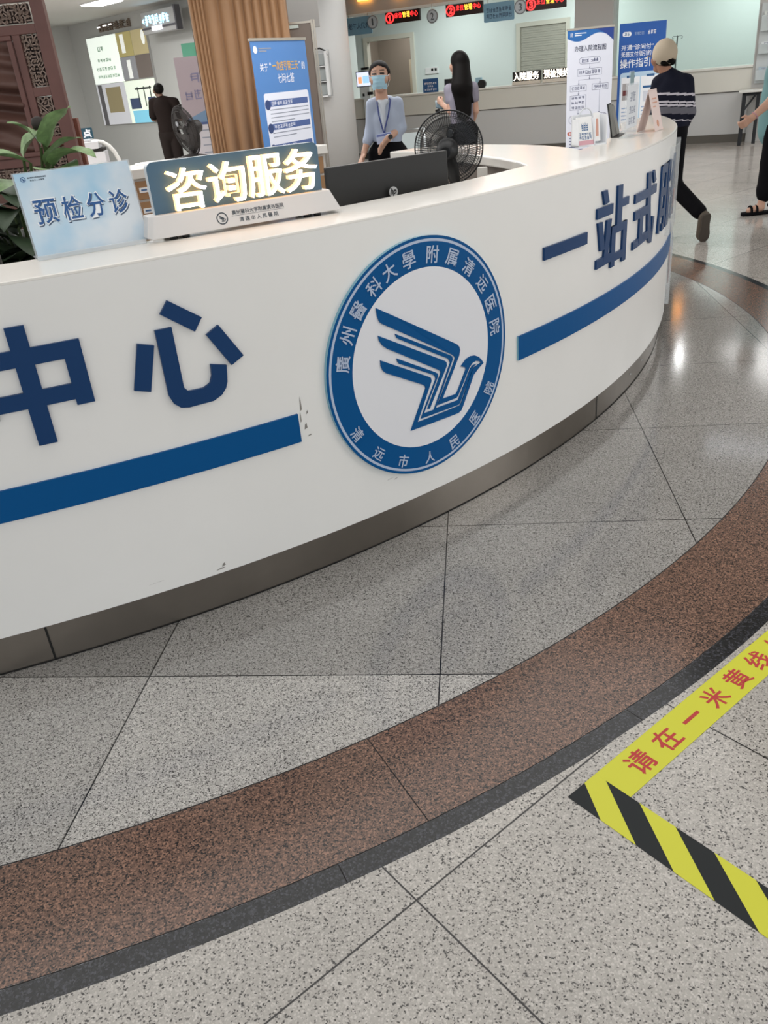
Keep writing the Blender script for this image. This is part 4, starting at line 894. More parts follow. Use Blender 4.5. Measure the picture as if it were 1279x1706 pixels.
def fretwork(x0, x1, z0, z1):
    m_ = MB(); m_.box(x0, x1, .035, .045, z0, z1, 0); r_ = random.Random(int(x0 * 1000 + z0 * 77))
    step = .024; n1 = int((x1 - x0) / step); n2 = int((z1 - z0) / step)
    for i in range(n1 + 1):
        for j in range(n2 + 1):
            cx_, cz_ = x0 + (x1 - x0) * (i + .5) / (n1 + 1), z0 + (z1 - z0) * (j + .5) / (n2 + 1)
            a_ = r_.choice([0, .785, 1.57, 2.36]); mm = Matrix.Translation((cx_, .02, cz_)) @ Matrix.Rotation(a_, 4, 'Y')
            m_.box(-.015, .015, -.005, .012, -.004, .004, 1, mm)
            if r_.random() < .4: m_.tube([(cx_ + .008 * math.cos(t * PI / 4), .012, cz_ + .008 * math.sin(t * PI / 4)) for t in range(8)], .0028, 4, 1, None, True)
    m_.build('fretwork', [M_FRET, M_FRETG], cs)
fretwork(-1.6, -.105, 1.915, 2.02); fretwork(-.195, -.09, 1.545, 1.845); fretwork(-.195, -.09, 1.24, 1.48); fretwork(-.195, -.09, .67, 1.17); fretwork(-.9, -.26, 1.0, 1.055)

# --- potted plant
pt = thing('potted_plant', 'broad-leaved green potted plant behind the triage sign', 'plant', (-1.42, 3.62, 0), 0)
mb = MB().lathe([(.19, 0), (.21, .02), (.27, .70), (.29, .72), (.29, .76), (.26, .76), (.25, .70)], 36); mb.build('pot', M('pot_dark', '25211f', .5), pt)
mb = MB().lathe([(.245, .69), (.245, .70)], 24); mb.build('soil', M('soil', '1d1714', .9), pt)
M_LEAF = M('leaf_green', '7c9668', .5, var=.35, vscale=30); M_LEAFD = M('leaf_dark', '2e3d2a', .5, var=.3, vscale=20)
def leaf(base, tip_, wd, droop, m):
    b, t = Vector(base), Vector(tip_); d = t - b; L_ = d.length; side = d.cross(Vector((0, 0, 1)))
    if side.length < 1e-3: side = Vector((1, 0, 0))
    side.normalize(); up = side.cross(d).normalized(); n = 12; vs = []
    for i in range(n + 1):
        f_ = i / n; c_ = b + d * f_ + up * (droop * 4 * f_ * (1 - f_)) ; w_ = 1.5 * wd * (math.sin(PI * f_ ** .75) ** .8 if 0 < f_ < 1 else 0.001) * (1.02 - .1 * f_)
        wv = .12 * wd * math.sin(f_ * 9 + L_ * 40)
        for q in (-1, -.5, 0, .5, 1): vs.append(tuple(c_ + side * (w_ * q) + up * (abs(q) * w_ * .28 + wv * q)))
    m_ = MB().add(vs, [(i * 5 + j, i * 5 + j + 1, (i + 1) * 5 + j + 1, (i + 1) * 5 + j) for i in range(n) for j in range(4)], 0, True); return m_.build('leaf', m, pt)
st_ = MB()
rr = random.Random(11)
HEAD = [((.22, .0, 1.27), (.36, -.03, 1.405), .055, .012), ((.2, 0, 1.27), (.10, -.02, 1.37), .036, .02), ((.16, -.05, 1.22), (-.08, -.1, 1.26), .042, .02), ((.24, -.05, 1.20), (.44, -.12, 1.225), .055, .03), ((.22, -.05, 1.18), (.34, -.18, 1.13), .06, .03), ((.2, 0, 1.2), (.36, .02, 1.29), .05, .025), ((.15, -.03, 1.14), (.02, -.2, 1.10), .06, .03), ((.25, -.02, 1.13), (.50, -.06, 1.15), .06, .03), ((.12, 0, 1.24), (.22, .06, 1.34), .05, .01)]
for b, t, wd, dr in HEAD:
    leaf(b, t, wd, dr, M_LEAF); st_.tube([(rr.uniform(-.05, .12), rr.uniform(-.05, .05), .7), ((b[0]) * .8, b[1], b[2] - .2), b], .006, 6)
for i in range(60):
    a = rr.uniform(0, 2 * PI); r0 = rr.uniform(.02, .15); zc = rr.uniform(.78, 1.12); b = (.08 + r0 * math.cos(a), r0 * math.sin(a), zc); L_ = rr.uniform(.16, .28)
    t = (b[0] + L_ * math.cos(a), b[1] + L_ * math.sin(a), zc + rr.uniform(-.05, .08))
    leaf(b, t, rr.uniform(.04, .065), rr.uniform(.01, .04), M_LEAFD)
    st_.tube([(.06 + r0 * .4 * math.cos(a), r0 * .4 * math.sin(a), .68), b], .005, 5)
st_.tube([(.20, 0, .7), (.215, .005, 1.32)], .008, 6); st_.build('stems', M('stem', '55663f', .6), pt)
mb = MB().lathe([(.004, -.025), (.022, -.018), (.026, 0), (.02, .02), (.004, .026)], 14, 0, Matrix.Translation((.215, -.01, 1.355))); mb.build('dark_bud', M('bud', '2b2522', .7), pt)

# --- display board on the far left wall
vb = thing('display_board', 'large lit picture board on the far left wall', 'display board', lpt(-1.32, -.05, 1.03), LROT)
W_, H_ = 2.12, 1.54
mb = MB().box(0, W_, 0, .05, 0, H_); mb.build('backing', M('board_frame', 'a8a8a6', .4), vb)
def pane(name, x0, x1, z0, z1, m, y=-.01): q = MB().box(x0 * W_, x1 * W_, y, 0, z0 * H_, z1 * H_); return q.build(name, m, vb)
def EM(n, c, s): return M(n, c, .3, emit=c, es=s)
p1 = pane('lit_pane', .0, .52, .48, 1, EM('pane_white', 'e6efe6', .62))
for k, (a, b, z) in enumerate(((.16, .28, .86), (.12, .37, .74), (.08, .42, .645), (.08, .46, .56))):
    q = MB(); glyph_bars(q, [2, 5, 7, 9][k], a * W_, b * W_, z * H_ - .03, z * H_ + .03 + .02 * (k == 0), -.0105, 0, .001)
    q.build('pane_text', M('green_print', '86b795', .5), p1)
pane('lit_pane', .52, .76, .74, 1, EM('pane_olive', 'a59a66', .35)); pane('lit_pane', .77, 1.0, .74, 1, EM('pane_sand', 'ab9f78', .35)); pane('lit_pane', .52, .76, .49, .735, EM('pane_slate', '8b8c90', .3)); pane('lit_pane', .77, 1.0, .49, .735, EM('pane_umber', '6f6660', .25))
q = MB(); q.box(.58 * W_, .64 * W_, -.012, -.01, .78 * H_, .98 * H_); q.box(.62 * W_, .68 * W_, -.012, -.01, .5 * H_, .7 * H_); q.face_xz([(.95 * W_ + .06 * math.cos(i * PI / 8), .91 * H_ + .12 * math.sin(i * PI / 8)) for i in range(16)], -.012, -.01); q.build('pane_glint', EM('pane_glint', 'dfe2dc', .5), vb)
p3 = pane('lit_pane', .0, .50, 0, .475, EM('pane_grey', 'b5b6ba', .5)); p4 = pane('lit_pane', .505, 1, 0, .475, EM('pane_cream', 'd9e2d2', .55))
q = MB(); q.box(.16 * W_, .42 * W_, -.012, -.01, .14 * H_, .43 * H_); q.build('pane_picture', EM('pane_olive2', '8b8060', .3), p3)
q = MB(); q.box(.03 * W_, .1 * W_, -.012, -.01, 0, .47 * H_); q.build('pane_picture', M('pane_dark', '6d6c70', .4), p3)
q = MB(); q.box(.56 * W_, .98 * W_, -.012, -.01, 0, .14 * H_); q.build('pane_picture', EM('pane_cyan', '77b9d0', .5), p4)
for x0_, x1_ in ((.55, .72), (.85, .97)): MB().box(x0_ * W_, x1_ * W_, -.012, -.01, .16 * H_, .28 * H_).build('pane_picture', M('pane_navy', '4a5a80', .4), p4)
q = MB()
for x in (.7, .8, .9): q.box(x * W_, x * W_ + .03, -.013, -.01, .18 * H_, .4 * H_)
q.box(.66 * W_, .93 * W_, -.013, -.01, .37 * H_, .39 * H_); q.build('pane_picture', M('pane_ink', '45484a', .4), p4)
wl = thing('wall_lettering', 'row of small brown raised characters above the picture board', 'lettering', lpt(-.82, -.03, 2.64), LROT)
mb = MB(); glyph_bars(mb, 6, 0, 1.15, 0, .13, .03, 0, .04); mb.build('characters', M('brown_letters', '77695c', .5), wl)
mb = MB(); mb.box(-.02, .1, -.015, -.012, .07, .09); mb.box(.2, .34, -.015, -.012, .08, .1); mb.box(.42, .52, -.015, -.012, .085, .105); mb.build('lit_edge', EM('lit_edge', 'ffffff', 1.5), wl)
hs = thing('hanging_sign', 'grey lightbox with pale blue lit characters above the left doorway', 'sign', lpt(1.2, -.35, 2.42), LROT)
mb = MB().box(0, 1.05, 0, .14, .0, .34); mb.build('housing', M('housing_grey', 'a6a6a5', .4), hs, .01); mb = MB().box(-.01, 1.06, -.012, 0, .07, .10); mb.box(1.02, 1.06, -.01, .1, .0, .36); mb.build('trim_strip', M('trim_dark', '55555a', .4), hs)
mb = MB(); glyph_bars(mb, 7, .1, .86, .13, .28, -.001, 0, .006); mb.face_xz([(.02, .20), (.08, .24), (.08, .16)], -.006, 0); mb.build('lit_characters', EM('lit_cyan', '9fe0ff', 2.2), hs)
mb = MB().box(.3, .62, -.016, -.01, .04, .11); mb.build('lit_plate', EM('lit_white', 'f2f6ff', 1.3), hs)
# ceiling light visible at top left
cl = thing('ceiling_light', 'rectangular white ceiling light at the top left', 'ceiling light', (-3.72, 15.6, CEIL - .03), math.radians(-45))
mb = MB().box(-.34, .34, -.22, .22, .012, .03); mb.build('frame', M('lamp_frame', 'e0e0e0', .4), cl); mb = MB().box(-.31, .31, -.19, .19, 0, .012); mb.build('diffuser', EM('lamp_white', 'ffffff', 22.0), cl)
# doorway behind poster and green sign
gs = thing('green_sign', 'green wall sign half hidden behind the tan curtain', 'sign', (-2.13, 13.9, 1.90), 0)
mb = MB().box(-.17, .25, 0, .03, 0, .19); mb.build('plate', M('green_plate', '5a9c82', .4), gs)
pb = thing('poster_board', 'mauve-grey standing notice board beside the tan curtain', 'notice board', (-1.72, 12.0, 0), math.radians(-6))
mb = MB().box(-.40, .42, 0, .03, .35, 1.85); brd = mb.build('board', M('mauve_board', 'a99ca2', .5), pb)
mb = MB(); mb.face_xz([(-.36, .95), (-.36, 1.13), (-.12, 1.22), (.4, 1.24), (.4, .95)], -.002, 0, 1); mb.box(-.33, .4, -.003, -.001, .4, 1.06, 0); mb.box(-.3, .4, -.004, -.003, 1.06, 1.09, 3)
glyph_bars(mb, 4, -.24, .35, 1.55, 1.67, 0, 2, .002); glyph_bars(mb, 6, -.34, .38, 1.36, 1.47, 0, 2, .002); text_lines(mb, -.2, .3, 1.0, 6, .09, .015, -.003, 4); mb.build('board_print', [M('board_pale', 'c9c6cc', .5), M('board_blue', '6f8ba8', .5), M('board_violet', '84809a', .5), M('board_navy', '4a5a86', .5), M_BGREY], brd)
mb = MB().box(-.38, -.35, -.2, .2, 0, .02); mb.box(.36, .39, -.2, .2, 0, .02); mb.box(-.38, -.35, .0, .03, 0, .4); mb.box(.36, .39, 0, .03, 0, .4); mb.build('stand', M_ALU, pb)

# --- tan curtain in deep folds
ct = thing('curtain', 'tan full-height curtain hanging in deep vertical folds', 'curtain', (-1.0, 10.0, 0), 0)
M_CURT = M('curtain_tan', 'a07a58', .55, var=.06, vscale=3)
edges = [-.51, -.465, -.425, -.385, -.345, -.20, -.05, .045, .135, .225, .315, .405, .50]
mb = MB(); prof = []
for i in range(len(edges) - 1):
    a, b = edges[i], edges[i + 1]; w_ = b - a; dpt = min(.075, w_ * .7)
    for t in range(10): f_ = t / 10; prof.append((a + w_ * f_, -dpt * (math.sin(PI * f_) ** .7)))
prof.append((edges[-1], 0)); vs = []
for z in (.0, .5, 1.0, 1.5, 2.0, 2.5, CEIL):
    for i, (x, y) in enumerate(prof): vs.append((x + .006 * math.sin(z * 1.3 + i * .06), y * (1 - .12 * math.sin(z)) , z))
n = len(prof); mb.add(vs, [(r * n + i, r * n + i + 1, (r + 1) * n + i + 1, (r + 1) * n + i) for r in range(6) for i in range(n - 1)], 0, True)
mb.add([(edges[0], 0, 0), (edges[-1], 0, 0), (edges[-1], 0.02, 0), (edges[0], 0.02, 0), (edges[0], 0, CEIL), (edges[-1], 0, CEIL), (edges[-1], 0.02, CEIL), (edges[0], 0.02, CEIL)], [(3, 2, 6, 7), (1, 2, 6, 5), (0, 4, 7, 3)], 0)
mb.build('folds', M_CURT, ct); mb = MB().box(-.55, .52, -.09, .03, CEIL - .04, CEIL); mb.build('track', M_ALU, ct)

# --- wall rack on the column
wr = thing('leaflet_rack', 'white narrow leaflet rack fixed on the white column', 'rack', (-.33, 13.86, 1.22), math.radians(-10))
mb = MB().box(-.11, .15, .05, .14, 0, .62); mb.box(.11, .15, -.06, .14, 0, .60); mb.box(-.11, .15, -.06, .14, 0, .02); mb.build('rack_body', M('rack_white', 'cfd1d2', .4), wr)
for z in (.2, .4):
    mb = MB().box(-.10, .11, -.05, .05, z, z + .012); mb.build('tier', M('rack_white', 'cfd1d2', .4), wr)
mb = MB()
for z in (.03, .22, .42): mb.box(-.09, .10, .01, .04, z, z + .15)
mb.build('leaflets', M('leaflet_grey', '9aa0a0', .6), wr); mb = MB().tube([(-.11, -.02, .63), (.05, -.02, .64), (.13, -.03, .60), (.15, -.04, .54)], .012, 8); mb.build('top_wire', M_BLACK, wr)

# --- amber lit lettering high on the soffit
t = thing('lit_lettering', 'amber lit lettering along the soffit, only its lower edge in the photo', 'lettering', wpt(.45, -.03, 2.655), WROT)
for i in range(9):
    q_ = MB(); glyph_bars(q_, 1, i * .72, i * .72 + .36, 0, .17, 0, 0, .02); q_.build('lit_character', EM('lit_amber', 'ffb040', 6.0), t)
# --- hanging signs along the service counter
M_SIGNC = M('sky_sign', '7aa5be', .4); M_LEDB = M('led_black', '2a1614', .4); M_LEDR = EM('led_red', 'ff3030', 2.2); M_LEDY = EM('led_yellow', 'ffc040', 2.2); M_DISCG = M('disc_grey', 'c4ccd2', .35); M_DISCR = M('disc_rim', '868d92', .35)
def wthing(name, label, cat, u, v, z, group=None): return thing(name, label, cat, wpt(u, v, z), WROT, group)
for (nm, u, z, lab, disc_u, dz) in (('①', 1.36, 2.335, 'red LED sign numbered one above the service counter', .80, 2.305), ('②', 2.54, 2.325, 'red LED sign numbered two above the service counter', 1.975, 2.275), ('③', 3.98, 2.262, 'red LED sign numbered three, cut by the top of the photo', 3.575, 2.245)):
    t = wthing('led_sign', lab, 'led sign', u, -.02, z, 'LED signs above the service counter')
    mb = MB().box(-.34, .34, 0, .06, -.09, .09); bx = mb.build('housing', M_LEDB, t, .004)
    mb = MB(); add_text(mb, nm, -.335, -.165, -.085, .085, 0, .004, 0, None, .03)
    for i, ch in enumerate('床位管理中心'): add_text(mb, ch, -.15 + .078 * i, -.085 + .078 * i, -.015, .07, 0, .004, 1 if i in (2, 3) else 0, None, .0)
    mb.build('led_text', [M_LEDR, M_LEDY], bx)
    mb = MB().box(-.3, -.28, .02, .04, .09, 2.46 - z); mb.box(.28, .3, .02, .04, .09, 2.46 - z); mb.build('hanger', M_ALU, t)
    num = {'①': '1', '②': '2', '③': '3'}[nm]; word = {'1': 'one', '2': 'two', '3': 'three'}[num]
    t = wthing('number_disc', 'round grey hanging disc with number %s' % word, 'number sign', disc_u, -.10, dz, 'round number discs above the counter')
    mb = MB().lathe([(.097, -.006), (.097, .006)], 40, 0, Matrix.Rotation(PI / 2, 4, 'X')); pd = mb.build('disc', M_DISCG, t)
    mb = MB().tube([(.097 * math.cos(2 * PI * i / 40), 0, .097 * math.sin(2 * PI * i / 40)) for i in range(40)], .011, 8, 0, None, True); mb.build('rim', M_DISCR, pd)
    mb = MB(); add_text(mb, num, -.03 if num != '1' else -.016, .03 if num != '1' else .016, -.055, .055, -.006, .004, 0, None, .01); mb.build('numeral', M('numeral_grey', '5d666c', .4), pd)
    mb = MB().tube([(0, 0, .1), (0, 0, 2.46 - dz)], .004, 6); mb.build('hanging_rod', M_ALU, t)
for (u, z, lab, two) in ((.485, 2.275, 'pale blue priority sign hanging at the left end of the counter', False), (3.18, 2.22, 'pale blue two-line sign hanging beside disc number three', True)):
    t = wthing('blue_sign', lab, 'sign', u, -.05, z, None)
    mb = MB().face_xz(rrect(-.27, .27, -.14, .14, .02), 0, .012, 0); q = mb.build('sign_plate', M_SIGNC, t)
    mb = MB()
    if two: glyph_bars(mb, 8, -.23, .23, .0, .07, 0, 0, .002); glyph_bars(mb, 8, -.23, .23, -.09, -.02, 0, 0, .002)
    else: add_text(mb, '老年人优先', -.22, .22, -.05, .05, 0, .002, 0, None, .02)
    mb.build('sign_lettering', M('sign_ink', '3f5a72', .5), q)
    mb = MB().box(-.2, -.19, 0, .01, .14, 2.46 - z); mb.box(.19, .2, 0, .01, .14, 2.46 - z); mb.build('hanger', M_ALU, t)
M_LEDW = EM('led_warm_white', 'fff1d8', 5.0)
for (a, b, s, lab) in ((3.40, 3.90, '入院服务', 'lit white admission sign on the counter ledge, left one'), (3.94, 4.42, '预检预约', 'lit white character sign on the ledge beside the flowchart banner')):
    t = wthing('lit_counter_sign', lab, 'sign', a, -.02, 1.091)
    mb = MB().box(0, b - a, 0, .05, .05, .20, 0); mb.build('panel', M_DARK, t); mb = MB().box(0, b - a, -.03, .08, 0, .05); mb.build('base', M('sign_base_cream', 'd8cfc0', .4), t)
    mb = MB()
    for i, ch in enumerate(s): add_text(mb, ch, .02 + (b - a - .04) * i / 4, .02 + (b - a - .04) * (i + .93) / 4, .065, .19, 0, .006, 0, None, .008)
    mb.build('lit_characters', M_LEDW, t)
t = wthing('counter_plaque', 'small blue plaque with white lines standing on the service counter', 'plaque', 1.82, .02, 1.091)
mb = MB().box(-.15, .15, 0, .01, 0, .225); q = mb.build('plate', M('plaque_blue', '2f5a8c', .4), t); mb = MB(); glyph_bars(mb, 6, -.12, .12, .13, .165, 0, 0, .001); glyph_bars(mb, 3, -.06, .06, .085, .115, 0, 0, .001); glyph_bars(mb, 6, -.12, .12, .03, .065, 0, 0, .001); mb.build('plaque_print', M_WHITE, q); mb = MB().box(-.08, .08, .01, .07, 0, .006); mb.build('easel', M_ALU, t)
t = wthing('service_monitor', 'black monitor on the service counter beside the blue plaque', 'monitor', 2.25, .25, 1.091)
mb = MB().box(-.25, .25, 0, .03, .01, .19); mb.build('housing', M_MON, t, .004); mb = MB().box(-.08, .08, 0, .12, 0, .01); mb.build('foot', M_BLACK, t)
t = wthing('document_camera', 'pale blue and black desk device right of the long-haired woman', 'device', 2.72, .1, 1.091)
mb = MB().box(-.06, .05, 0, .08, .0, .17); mb.build('body', M('device_blue', '9dc0d0', .4), t, .01); mb = MB().lathe([(.07, -.04), (.07, .04)], 20, 0, Matrix.Translation((.07, .0, .06)) @ Matrix.Rotation(PI / 2, 4, 'X')); mb.build('lens', M_BLACK, t)
t = wthing('terminal_tablet', 'tablet terminal with orange and blue screen left of the masked woman', 'tablet', .52, -.12, 0)
mb = MB().box(-.15, .16, 0, .03, 1.28, 1.54); mb.build('bezel', M_BLACK, t, .004); mb = MB().box(-.135, .145, -.002, 0, 1.295, 1.525); sc_ = mb.build('screen', EM('screen_lilac', 'd5dcf4', .9), t)
mb = MB(); mb.box(-.11, -.03, -.004, -.002, 1.34, 1.45, 0); mb.box(-.01, .12, -.004, -.002, 1.34, 1.46, 1); mb.build('screen_tiles', [EM('tile_orange', 'f0a070', .9), EM('tile_blue', '9cc8f0', .9)], sc_)
mb = MB().box(-.03, .11, 0, .06, 1.56, 1.60); mb.build('camera_bar', M_BLACK, t); mb = MB().box(-.07, .11, .0, .05, 1.08, 1.28, 0); mb.box(-.04, .0, -.004, 0, 1.12, 1.17, 1); mb.box(.08, .17, -.03, .03, 1.14, 1.19, 1); mb.build('scanner_block', [M('terminal_white', 'd6dcdc', .4), M_DARK], t); mb = MB().box(-.03, .05, .01, .06, 0.02, 1.1); mb.box(-.2, .2, -.15, .1, 0, .02); mb.build('stand', M('terminal_white', 'd6dcdc', .4), t)
t = wthing('wall_switches', 'white switch plate with two dark buttons on the service room wall', 'switch plate', .55, DB - .02, 1.42)
mb = MB().box(-.13, .17, 0, .02, -.03, .09); mb.box(.01, .06, -.004, 0, .02, .07, 1); mb.box(.09, .14, -.004, 0, .02, .07, 1); mb.build('plate', [M('switch_white', 'dedede', .4), M_DARK], t)
t = wthing('infusion_stand', 'thin metal infusion stand behind the glass on the right', 'infusion stand', 5.86, 1.6, 0)
mb = MB().tube([(0, 0, .02), (0, 0, 1.61)], .011, 8); mb.build('pole', M('steel_grey', '7f8688', .4, .6), t)
mb = MB()
for s in (-1, 1): mb.tube([(0, 0, 1.60), (s * .07, 0, 1.605), (s * .085, 0, 1.59), (s * .08, 0, 1.565), (s * .06, 0, 1.57)], .005, 6)
mb.build('hooks', M('steel_grey', '7f8688', .4, .6), t); mb = MB()
for k in range(5): mb.tube([(0, 0, .05), (.25 * math.cos(k * 1.257), .25 * math.sin(k * 1.257), .03)], .012, 6)
mb.build('base_legs', M('steel_grey', '7f8688', .4, .6), t)
t = wthing('monitor_cart', 'grey-green equipment on the counter just right of the cap', 'device', 5.62, .3, 1.091)
mb = MB().box(-.12, .12, -.05, .05, .24, .33); mb.build('top_unit', M('unit_green', '5d6a62', .5), t, .01); mb = MB().box(-.02, .02, -.02, .02, 0, .25); mb.box(-.09, .08, -.03, .03, 0, .03); mb.tube([(-.02, -.03, .24), (-.06, -.05, .12), (-.01, -.05, .05)], .012, 6); mb.build('arm', M('unit_dark', '3a4040', .5), t); mb = MB().box(.04, .09, -.04, .0, .04, .22); mb.build('handset', M('unit_grey', '9aa09c', .5), t)
# --- right: table with black frame, wall leaflet rack
tb = thing('side_table', 'white-topped table with black metal frame legs at the right wall', 'table', (6.0, 13.62, 0), math.radians(-25))
mb = MB().box(-.05, 1.5, -.05, .62, .735, .765); mb.build('tabletop', M('tabletop_white', 'c9c8c2', .4), tb, .004)
M_BF = M('frame_black', '14161a', .45)
for x in (0.0, 1.4):
    mb = MB(); mb.box(x, x + .05, 0, .05, 0, .735); mb.box(x, x + .05, .5, .55, 0, .735); mb.box(x, x + .05, 0, .55, .70, .735)
    mb.tube([(x + .025, .04, .45), (x + .025, .26, .71)], .018, 6); mb.build('leg_frame', M_BF, tb, .003)
mb = MB().box(.0, 1.45, .0, .03, .71, .735); mb.box(.06, .22, .0, .05, .69, .735); mb.tube([(.03, .02, .48), (.2, .02, .72)], .016, 6); mb.box(.20, .25, 0, .05, .02, .735); mb.build('brace', M_BF, tb)
wrk = thing('wall_leaflet_rack', 'clear wall rack of leaflets at the right edge above the table', 'rack', tuple(wpt(7.32, -.06, .95)), WROT)
mb = MB().box(0, .9, 0, .03, -.12, .95); mb.build('back_plate', M('rack_back', 'bfc4c4', .4), wrk)
for i, (z, hh, c, nm) in enumerate(((.58, .26, 'd0d4cf', 'dark'), (.28, .16, 'd5dadb', 'teal'), (-.08, .18, 'a9bac4', 'blue'))):
    mb = MB().box(.02 + .0 * i, .88, -.08, -.075, z, z + hh * .8, 0); mb.box(.02, .88, -.08, 0, z, z + .006, 0); pk_ = mb.build('pocket', M('rack_clear', 'd7dede', .2, alpha=.5), wrk)
    mb = MB().box(.05, .86, -.07, -.02, z + .01, z + hh, 0); mb.box(.06, .85, -.072, -.07, z + hh * .35, z + hh * .75, 1); glyph_bars(mb, 9, .08, .8, z + hh * .78, z + hh * .95, -.07, 2, .001); mb.build('leaflets', [M('leaf%d' % i, c, .5), M('leafband%d' % i, ('b9bdb9', '5f8f96', '8fa6b5')[i], .5), M_BGREY], pk_)
# --- white metal chair behind the counter hook and the office chair by the masked woman
t = thing('white_chair', 'white metal-framed chair between the masked woman and the fan', 'chair', (.60, 8.6, 0), math.radians(10))
M_WM = M('white_metal', 'c9cdcd', .35)
mb = MB(); mb.tube([(-.2, .2, .45), (-.2, .24, .93), (.2, .24, .93), (.2, .2, .45)], .014, 8); mb.build('backrest', M_WM, t); mb = MB().box(-.15, .15, .21, .225, .55, .9); mb.build('back_panel', M('chair_pale', 'bcc6c6', .5), t); mb = MB().box(-.21, .21, -.2, .22, .43, .46); mb.build('seat', M_WM, t, .01)
for x in (-.19, .19):
    for y in (-.18, .2): mb = MB().tube([(x, y, .44), (x * 1.1, y * 1.15, 0)], .013, 8); mb.build('leg', M_WM, t)
t = thing('office_chair', 'taupe chair whose back the masked woman touches', 'chair', (.115, 6.82, 0), 0)
mb = MB().box(-.05, .12, -.02, .04, .56, .835); mb.build('backrest', M('chair_taupe', '6e6660', .6), t, .015); mb = MB().box(-.2, .2, -.42, -.0, .42, .48); mb.build('seat', M('chair_taupe', '6e6660', .6), t, .02); mb = MB().box(-.03, .03, 0.0, .03, .44, .6); mb.tube([(0, -.2, .06), (0, -.2, .43)], .03, 10); mb.build('post', M_BLACK, t)
for k in range(5): mb = MB().tube([(0, -.2, .08), (.26 * math.cos(k * 1.257), -.2 + .26 * math.sin(k * 1.257), .03)], [.022, .025], 8); mb.build('leg', M_BLACK, t)

# ================================================================== PEOPLE (figures face -y at rotation 0)
SKIN = M('skin', 'c49a84', .5); SKIN2 = M('skin_tan', 'a97c64', .5); HAIR = M('hair_black', '0d0a09', .6); EYE = M('eye_dark', '2a1d18', .4); SKIND = M('skin_dusky', '6f5446', .55)
def head_prims(c, s=1.0, yaw=0.0, pitch=0.0):
    c = V3(*c); cz, sz = math.cos(yaw), math.sin(yaw); cp, sp_ = math.cos(pitch), math.sin(pitch)
    def P_(x, y, z):
        y, z = y * cp + z * sp_, -y * sp_ + z * cp          # pitch>0 tips the face down
        return c + s * V3(x * cz - y * sz, x * sz + y * cz, z)
    R = [ell(P_(0, .012, .028), s * V3(.073, .088, .082)), cap(P_(0, -.022, -.02), P_(0, -.038, -.075), .060 * s, .040 * s), cap(P_(-.03, -.04, -.02), P_(.03, -.04, -.02), .042 * s), ell(P_(0, -.062, -.085), s * V3(.026, .02, .018)),
         cap(P_(0, -.082, .008), P_(0, -.102, -.028), .009 * s, .015 * s), cap(P_(-.022, -.086, -.052), P_(.022, -.086, -.052), .010 * s), cap(P_(-.074, .012, .012), P_(-.078, .016, -.024), .013 * s, .009 * s), cap(P_(.074, .012, .012), P_(.078, .016, -.024), .013 * s, .009 * s)]
    return R, P_
def person(label, loc, rz, skin, body, hw, paint=None, k=.016):
    t = thing('person', label, 'person', loc, rz)
    b = sdf_obj('body', body, hw, skin, t, k, paint); return t
def leg(hip, knee, ankle, s=1.0): return [cap(hip, knee, .072 * s, .05 * s), cap(knee, (V3(*knee) * .6 + V3(*ankle) * .4 + V3(0, .012, 0)), .05 * s, .046 * s), cap((V3(*knee) * .6 + V3(*ankle) * .4 + V3(0, .012, 0)), ankle, .046 * s, .032 * s)]

# --- masked woman facing the camera
OX, OY = .30, 7.0
def L(x, z, y=0.0): return V3(x - OX, y, z)
hc = L(.281, 1.405, -.03); HS = .93
hp, HP = head_prims(hc, HS, math.radians(-8), math.radians(4))
shL, shR = L(.208, 1.222, .01), L(.405, 1.218, .03); elL, elR = L(.186, 1.045, .03), L(.417, 1.045, .05); wrL, wrR = L(.118, .90, -.03), L(.306, .985, -.13)
torso = [cap(L(.30, .90, .02), L(.315, .98, .02), .118, .10, .75), cap(L(.315, .98, .02), L(.305, 1.12, .02), .092, .098, .75), cap(L(.305, 1.12, .02), L(.30, 1.19, .02), .098, .08, .75), cap(L(.225, 1.205, .015), L(.385, 1.20, .025), .038)]
body = hp + [cap(HP(0, .02, -.05), L(.29, 1.22, .0), .044, .048)] + torso + [cap(shL, elL, .040, .034), cap(elL, wrL, .034, .022), cap(shR, elR, .040, .034), cap(elR, wrR, .035, .023)]
body += hand(wrL, (-.45, -.25, -1), (.5, -1, 0), .86, .55, 1) + hand(wrR, (-.78, -.1, -.75), (-.4, -.9, .4), .9, .45, -1)
body += leg(L(.235, .86, .03), L(.235, .47, .0), L(.235, .07, .03)) + leg(L(.375, .86, .03), L(.38, .47, .02), L(.38, .07, .06)) + [cap(L(.235, .045, .05), L(.23, .035, -.10), .035, .03), cap(L(.38, .045, .08), L(.385, .035, -.07), .035, .03)]
e1, e2 = HP(-.031, -.084, .018), HP(.031, -.084, .018); br1, br2 = HP(-.033, -.084, .042), HP(.033, -.084, .042)
def paint_w(c):
    m = np.zeros(len(c), int)
    for e in (e1, e2): m[(abs(c[:, 0] - e[0]) < .017) & (abs(c[:, 2] - e[2]) < .006) & (c[:, 1] < e[1] + .04)] = 1
    for e in (br1, br2): m[(abs(c[:, 0] - e[0]) < .019) & (abs(c[:, 2] - e[2]) < .0035) & (c[:, 1] < e[1] + .04)] = 1
    return m
pw = person('woman in pale blue-grey blouse wearing a surgical mask and lanyard', (OX, OY, 0), 0, [SKIN, EYE], body, .0058, paint_w, .012)
BLOUSE = M('blouse_blue_grey', 'a9b3c6', .7); TROU = M('trousers_black', '0d0c10', .85)
